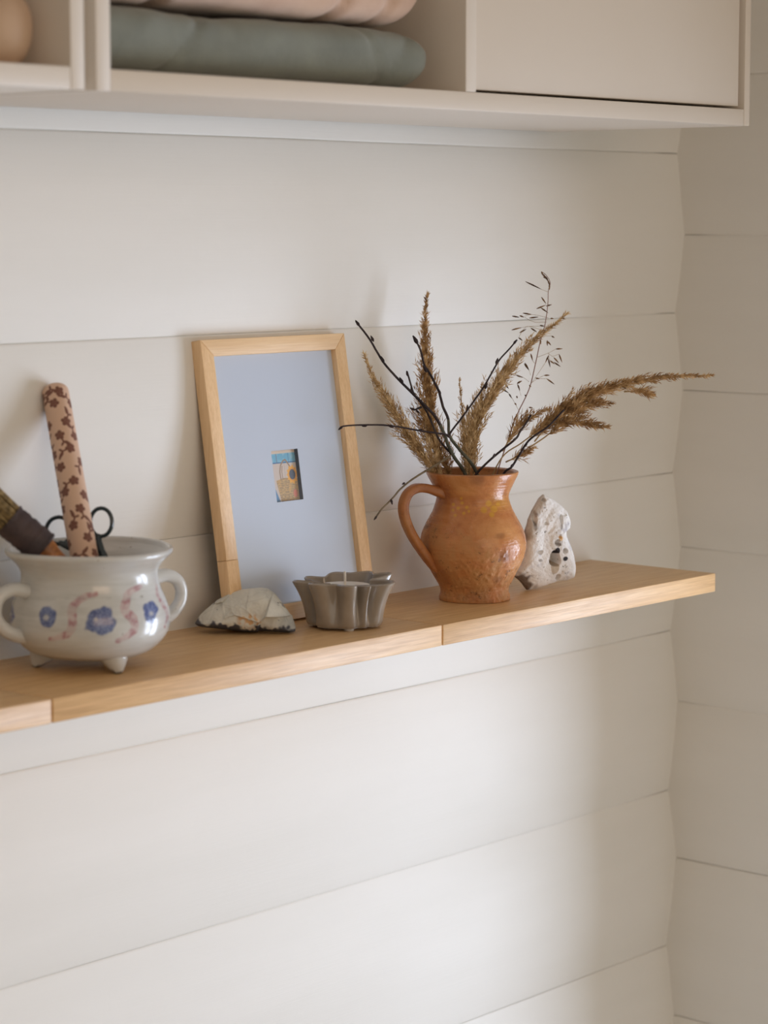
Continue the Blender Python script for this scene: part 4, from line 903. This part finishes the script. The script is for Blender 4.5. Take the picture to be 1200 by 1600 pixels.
# ---------------------------------------------------------------- dried grasses and twigs in the jug
def m_straw(name, a, b_, c, sc=90):
    k = N(name); k.base(k.ramp(k.noise(k.coords(), sc, 3, .6), [(.32, a), (.5, b_), (.68, c)])).rough(.7)
    k.b.inputs['Specular IOR Level'].default_value = .25; return k.m
M_TAN = m_straw('tan_seed', rgb(150, 120, 82), rgb(206, 176, 132), rgb(240, 218, 178), 130)
M_BRN = m_straw('brown_seed', rgb(122, 92, 60), rgb(182, 146, 102), rgb(228, 198, 152), 130)
M_DSEED = m_straw('dark_seed', rgb(66, 46, 34), rgb(104, 76, 52), rgb(160, 124, 82), 110)
M_STALK = m_straw('straw_stalk', rgb(142, 116, 80), rgb(172, 146, 104), rgb(190, 164, 122), 40)
M_TWIG = m_straw('dark_bark', rgb(38, 30, 34), rgb(56, 46, 48), rgb(74, 64, 60), 60)
M_STALKG = m_straw('grey_bark', rgb(96, 84, 68), rgb(128, 114, 92), rgb(150, 136, 112), 50)
M_TWIGG = m_straw('greenish_bark', rgb(70, 70, 62), rgb(92, 92, 78), rgb(112, 108, 90), 60)
VIEW = Vector((.7484, .6532, -.1153))
def plume(paths, width, n_br, mat, label, seed, stalk_r=.0008, dens=1.0, first_t=.0, spk=.0076, group='feathery dried grass plumes'):
    """paths: list of axes (first the main stalk); spikelets crowd on short branches pressed to each axis"""
    rnd = random.Random(seed); base = Vector(paths[0][0])
    g = empty('dried_grass', base); tag(g, label, 'dried grass', group)
    sv, parts = [], []
    for ip, (P, t0, wmul) in enumerate(zip(paths, first_t if hasattr(first_t, '__len__') else [first_t] * len(paths), width)):
        Pp = resample(smooth_path(P, 6), 60)
        sv.append(tube_vf(Pp, [stalk_r * (1 - .7 * i / 59) for i in range(60)], 6))
        L = sum((Pp[i + 1] - Pp[i]).length for i in range(59)); nb = int(n_br * 1.1 * L / .17 * dens)
        for q in range(nb):
            t = t0 + (1 - t0) * (q + rnd.random()) / nb; i = min(58, int(t * 59)); o_ = Pp[i].lerp(Pp[i + 1], t * 59 - i); T = (Pp[i + 1] - Pp[i]).normalized()
            s_ = (t - t0) / (1 - t0)
            env = (min(1, s_ / .10 + .25) ** .6) * (1 - s_) ** 1.05 * 1.35 + .02
            bl = wmul * env * rnd.uniform(.7, 1.3) * 2.9
            a = rnd.uniform(0, 6.283); ref = T.orthogonal().normalized(); sd = (ref * math.cos(a) + T.cross(ref) * math.sin(a))
            ba = rnd.uniform(.14, .42); bd = (T * math.cos(ba) + sd * math.sin(ba)).normalized()
            ns = max(3, int(bl / .0016)); 
            for z in range(ns):
                f = (z + rnd.random()) / ns; p = o_ + bd * bl * f
                a2 = rnd.uniform(0, 6.283); r2 = bd.orthogonal().normalized(); s2 = r2 * math.cos(a2) + bd.cross(r2) * math.sin(a2); sa = rnd.uniform(.1, .75)
                d = (bd * math.cos(sa) + s2 * math.sin(sa)).normalized(); ln = spk * rnd.uniform(.6, 1.3) * (1 - .45 * s_)
                e = p + d * ln; r = rnd.uniform(.00030, .00058)
                u_ = d.orthogonal().normalized(); w_ = d.cross(u_); m2 = p.lerp(e, .38)
                parts.append(([p, m2 + u_ * r, m2 - u_ * r * .5 + w_ * r * .87, m2 - u_ * r * .5 - w_ * r * .87, e], [[0, 2, 1], [0, 3, 2], [0, 1, 3], [4, 1, 2], [4, 2, 3], [4, 3, 1]]))
    V, F = join(sv); mesh('stalk', V, F, M_STALK, g, True)
    V, F = join(parts); o = mesh('seed_head', V, F, mat, g, False); tag(o, kind='stuff')
    return g
PL = dict(PLUME)
plume([PL['tall']], [.0124], 230, M_BRN, 'tallest upright brown grass plume rising straight from the jug', 1, first_t=.12)
plume([PL['left']], [.0112], 200, M_TAN, 'tan grass plume leaning left toward the picture frame', 2, first_t=.06)
plume([PL['small'], SMALL_SIDE], [.0052, .005], 150, M_TAN, 'short thin pale plume in the middle behind the twigs', 3, first_t=[.2, .2], spk=.005)
plume([PL['right']], [.0105], 230, M_TAN, 'thick tan plume curving up to the right behind the twig fork', 4, first_t=.14)
plume([PL['long']] + LONG_SIDE, [.0085, .0075, .0062, .005, .006, .004, .006], 190, M_BRN, 'long brown plume arching far right over the shelf end', 5, first_t=[.30, .25, .1, .1, .1, .1, .2])
# extra short seed tufts crowding the mouth of the jug belong to the plumes above

def twig(name, main, sides, buds, r0, r1, label, mats=(None,)):
    Pp = smooth_path(main, 5); n_ = len(Pp); R = [r0 + (r1 - r0) * i / (n_ - 1) for i in range(n_)]
    g = empty(name, Vector(main[0])); tag(g, label, 'twig', 'budding bare twigs')
    jit = lambda P: [p + Vector((noise.noise(p * 130), noise.noise(p * 130 + Vector((5, 5, 5))), 0)) * .0003 for p in P]
    k_ = max(2, int(n_ * .42))
    if mats[0]:
        V, F = tube_vf(jit(Pp[:k_ + 1]), R[:k_ + 1], 9); mesh('stem', V, F, mats[0], g, True)['label'] = 'greenish lower stem'
        V, F = tube_vf(jit(Pp[k_:]), R[k_:], 9); mesh('stem', V, F, M_TWIG, g, True)
    else:
        V, F = tube_vf(jit(Pp), R, 9); mesh('stem', V, F, M_TWIG, g, True)
    for i, (P, m_) in enumerate(sides):
        Q = smooth_path(P, 4); nn = len(Q); V, F = tube_vf(jit(Q), [r1 * 1.25 + (r1 * .9 - r1 * 1.25) * j / (nn - 1) for j in range(nn)], 8); mesh('side_branch', V, F, m_, g, True)
    for a, b_ in buds:
        a, b_ = Vector(a), Vector(b_); L_ = (b_ - a).length
        V, F = spindle_vf(a, b_, max(.0011, L_ * .21), 8, .4); mesh('bud', V, F, M_TWIG, g, True)
    return g
twig('budding_twig', TWIG_A, [(TWIG_A_SIDES[0], M_TWIG), (TWIG_A_SIDES[1], M_STALKG), (TWIG_A_SIDES[2], M_TWIG)], TWIG_A_BUDS, .0019, .0009, 'longest budding twig reaching up left past the frame top', (M_TWIGG,))
twig('budding_twig', TWIG_B, [(TWIG_B_SIDES[0], M_TWIG), (TWIG_B_SIDES[1], M_TWIG)], TWIG_B_BUDS, .0018, .0008, 'forked budding twig with one branch level across the frame edge', (M_TWIGG,))
twig('budding_twig', TWIG_C, [], TWIG_C_BUDS, .0012, .0009, 'thin dark twig leaning right, upper of the two low right twigs')
twig('budding_twig', TWIG_D, [], TWIG_D_BUDS, .0012, .0009, 'thin dark twig leaving the jug at its right rim, lower of the two')

g = empty('oat_grass', Vector(GRASS_STEM[0])); tag(g, 'delicate wispy grass stem with tiny scattered seeds above the right plume', 'dried grass')
Q = smooth_path(GRASS_STEM, 4); nn = len(Q); V, F = tube_vf(Q, [.00065 - .0004 * j / nn for j in range(nn)], 6); 
k = N('reddish_stalk'); k.base(rgb(142, 104, 88)).rough(.6); M_RED = k.m
mesh('stalk', V, F, M_RED, g, True)
V, F = join([tube_vf(smooth_path(P, 3), .00016, 4) for P in GRASS_PEDICELS]); mesh('pedicels', V, F, M_STALK, g, True)
for a, b_ in GRASS_SPIKES:
    V, F = spindle_vf(a, b_, .00085, 5, .42); mesh('seed', V, F, M_DSEED, g, True)

for o in bpy.data.objects:
    if '_o' in o: del o['_o']
